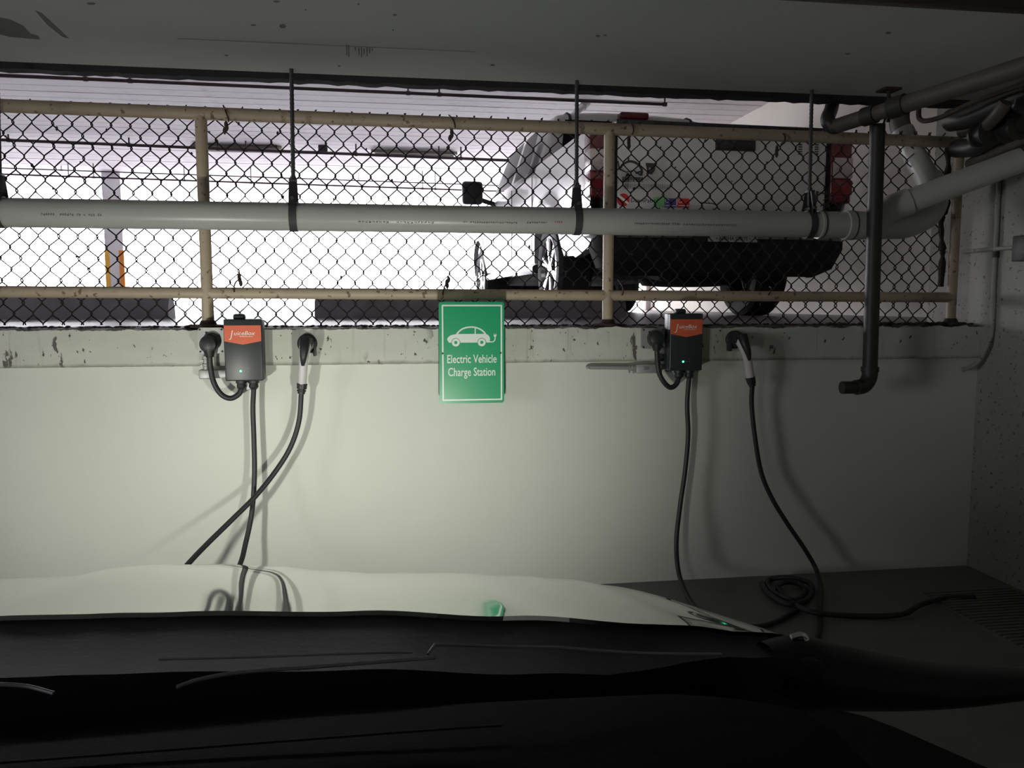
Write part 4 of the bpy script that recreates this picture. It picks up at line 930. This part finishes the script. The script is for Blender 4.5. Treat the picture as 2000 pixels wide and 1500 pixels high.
# cowl panel between bonnet and windscreen foot
bm = nb(); rows = []
for j in range(8):
    f = j/7; row = []
    for i in range(61):
        x = -1.25+1.77*i/60; yr = rearY(x)
        zr_ = interp(rear, x); row.append((x-CC, yr-0.004-min(f, 0.95)*(0.20-0.13*max(0, min(1, (x-0.25)/0.25)))+2.6, zr_-0.005-0.004*math.sin(f*PI)+0.004*f-(0.35 if j == 7 else 0)))
    rows.append(row)
grid(bm, rows); build('cowl_panel', bm, 'cowl', CAR)
def seam(pts, r, name, mm='bodyd'):
    bm = nb(); tube(bm, [p-Vector((CC, -2.6, 0)) for p in spline(pts, 8)], r, 8); return build(name, bm, mm, CAR)
zc = lambda p, dz=0.0: p
seam([onY(a, b, Y) for a, b, Y in ((310, 1288, -2.93), (500, 1283, -2.93), (700, 1276, -2.93), (805, 1274, -2.93))], 0.0013, 'cowl_trim', 'trimline')
wp = seam([onY(a, b, Y) for a, b, Y in ((345, 1342, -2.99), (395, 1326, -2.98), (480, 1312, -2.97), (620, 1302, -2.96), (850, 1284, -2.95))], 0.0022, 'wiper_blade', 'trimline')
seam([onY(a, b, Y) for a, b, Y in ((836, 1278, -2.94), (848, 1262, -2.93), (860, 1259, -2.93), (960, 1262, -2.92), (1080, 1264, -2.92), (1160, 1270, -2.92), (1260, 1276, -2.92), (1410, 1278, -2.92))], 0.0018, 'wiper_arm', 'trimline')
seam([onY(a, b, Y) for a, b, Y in ((-10, 1336, -2.99), (50, 1340, -2.99), (105, 1354, -3.0))], 0.002, 'wiper_blade', 'trimline')
seam([onY(a, b, Y) for a, b, Y in ((1545, 1244, -2.84), (1566, 1240, -2.84), (1575, 1250, -2.84), (1568, 1262, -2.85))], 0.004, 'bonnet_corner', 'paint')
# dashboard
bm = nb(); rows = []
prof = [(-2.90, 0.905), (-2.935, 0.935), (-2.96, 0.942), (-3.05, 0.965), (-3.2, 0.985), (-3.3, 0.98), (-3.36, 0.95), (-3.38, 0.85), (-3.38, 0.3)]
for (y, z) in prof:
    row = []
    for i in range(61):
        x = -1.25+1.73*i/60; f = max(0, (x-0.30)/0.18); row.append((x-CC, y+2.6-0.02*f, z-0.02*f*f-0.015*((x-CC)/0.85)**2))
    rows.append(row)
grid(bm, rows); build('dashboard', bm, 'dash', CAR)
seam([Vector((-1.1, -3.05, 0.968)), Vector((-0.5, -3.06, 0.970)), Vector((0.0, -3.06, 0.970)), Vector((0.10, -3.06, 0.969))], 0.0012, 'dash_seam', 'cowl')
# door top and side: the belt line seen at lower right
bm = nb(); P = [onX(a, b, 0.50) for a, b in ((1590, 1376), (1640, 1384), (1700, 1398), (1760, 1420), (1820, 1446), (1880, 1472), (1950, 1502), (2010, 1530))]
rows = [[(p.x-CC-0.01, p.y+2.6, 0.25) for p in P], [(p.x-CC, p.y+2.6, p.z-0.02) for p in P], [(p.x-CC-0.006, p.y+2.6, p.z) for p in P], [(p.x-CC-0.05, p.y+2.6, p.z-0.002) for p in P], [(p.x-CC-0.12, p.y+2.6, p.z-0.03) for p in P], [(p.x-CC-0.16, p.y+2.6, 0.3) for p in P]]
grid(bm, rows); build('door_trim', bm, 'dash', CAR)
# right side mirror
bm = nb(); secs = []
top = [(1500, 1262), (1562, 1247), (1640, 1262), (1740, 1283), (1850, 1301), (1950, 1308), (2060, 1312), (2160, 1330)]
bot = [(1500, 1340), (1562, 1372), (1640, 1377), (1740, 1378), (1850, 1373), (1950, 1362), (2060, 1350), (2160, 1340)]
Tp = [onY(*p, -2.84) for p in top]; Bt = [onY(*p, -2.84) for p in bot]
rr = []
for a_, b_ in zip(spline(Tp, 4), spline(Bt, 4)):
    c = (a_+b_)/2; h = max(0.006, (a_-b_).length/2); ring = []
    for k_ in range(20):
        th = 2*PI*k_/20; ring.append((c.x-CC, c.y+2.6+0.055*math.cos(th)*(h/0.05)**0.5, c.z+h*math.copysign(abs(math.sin(th))**0.8, math.sin(th))))
    rr.append(ring+[ring[0]])
grid(bm, rr); bmesh.ops.remove_doubles(bm, verts=bm.verts[:], dist=1e-5); build('side_mirror', bm, 'bodyd', CAR, angle=60)
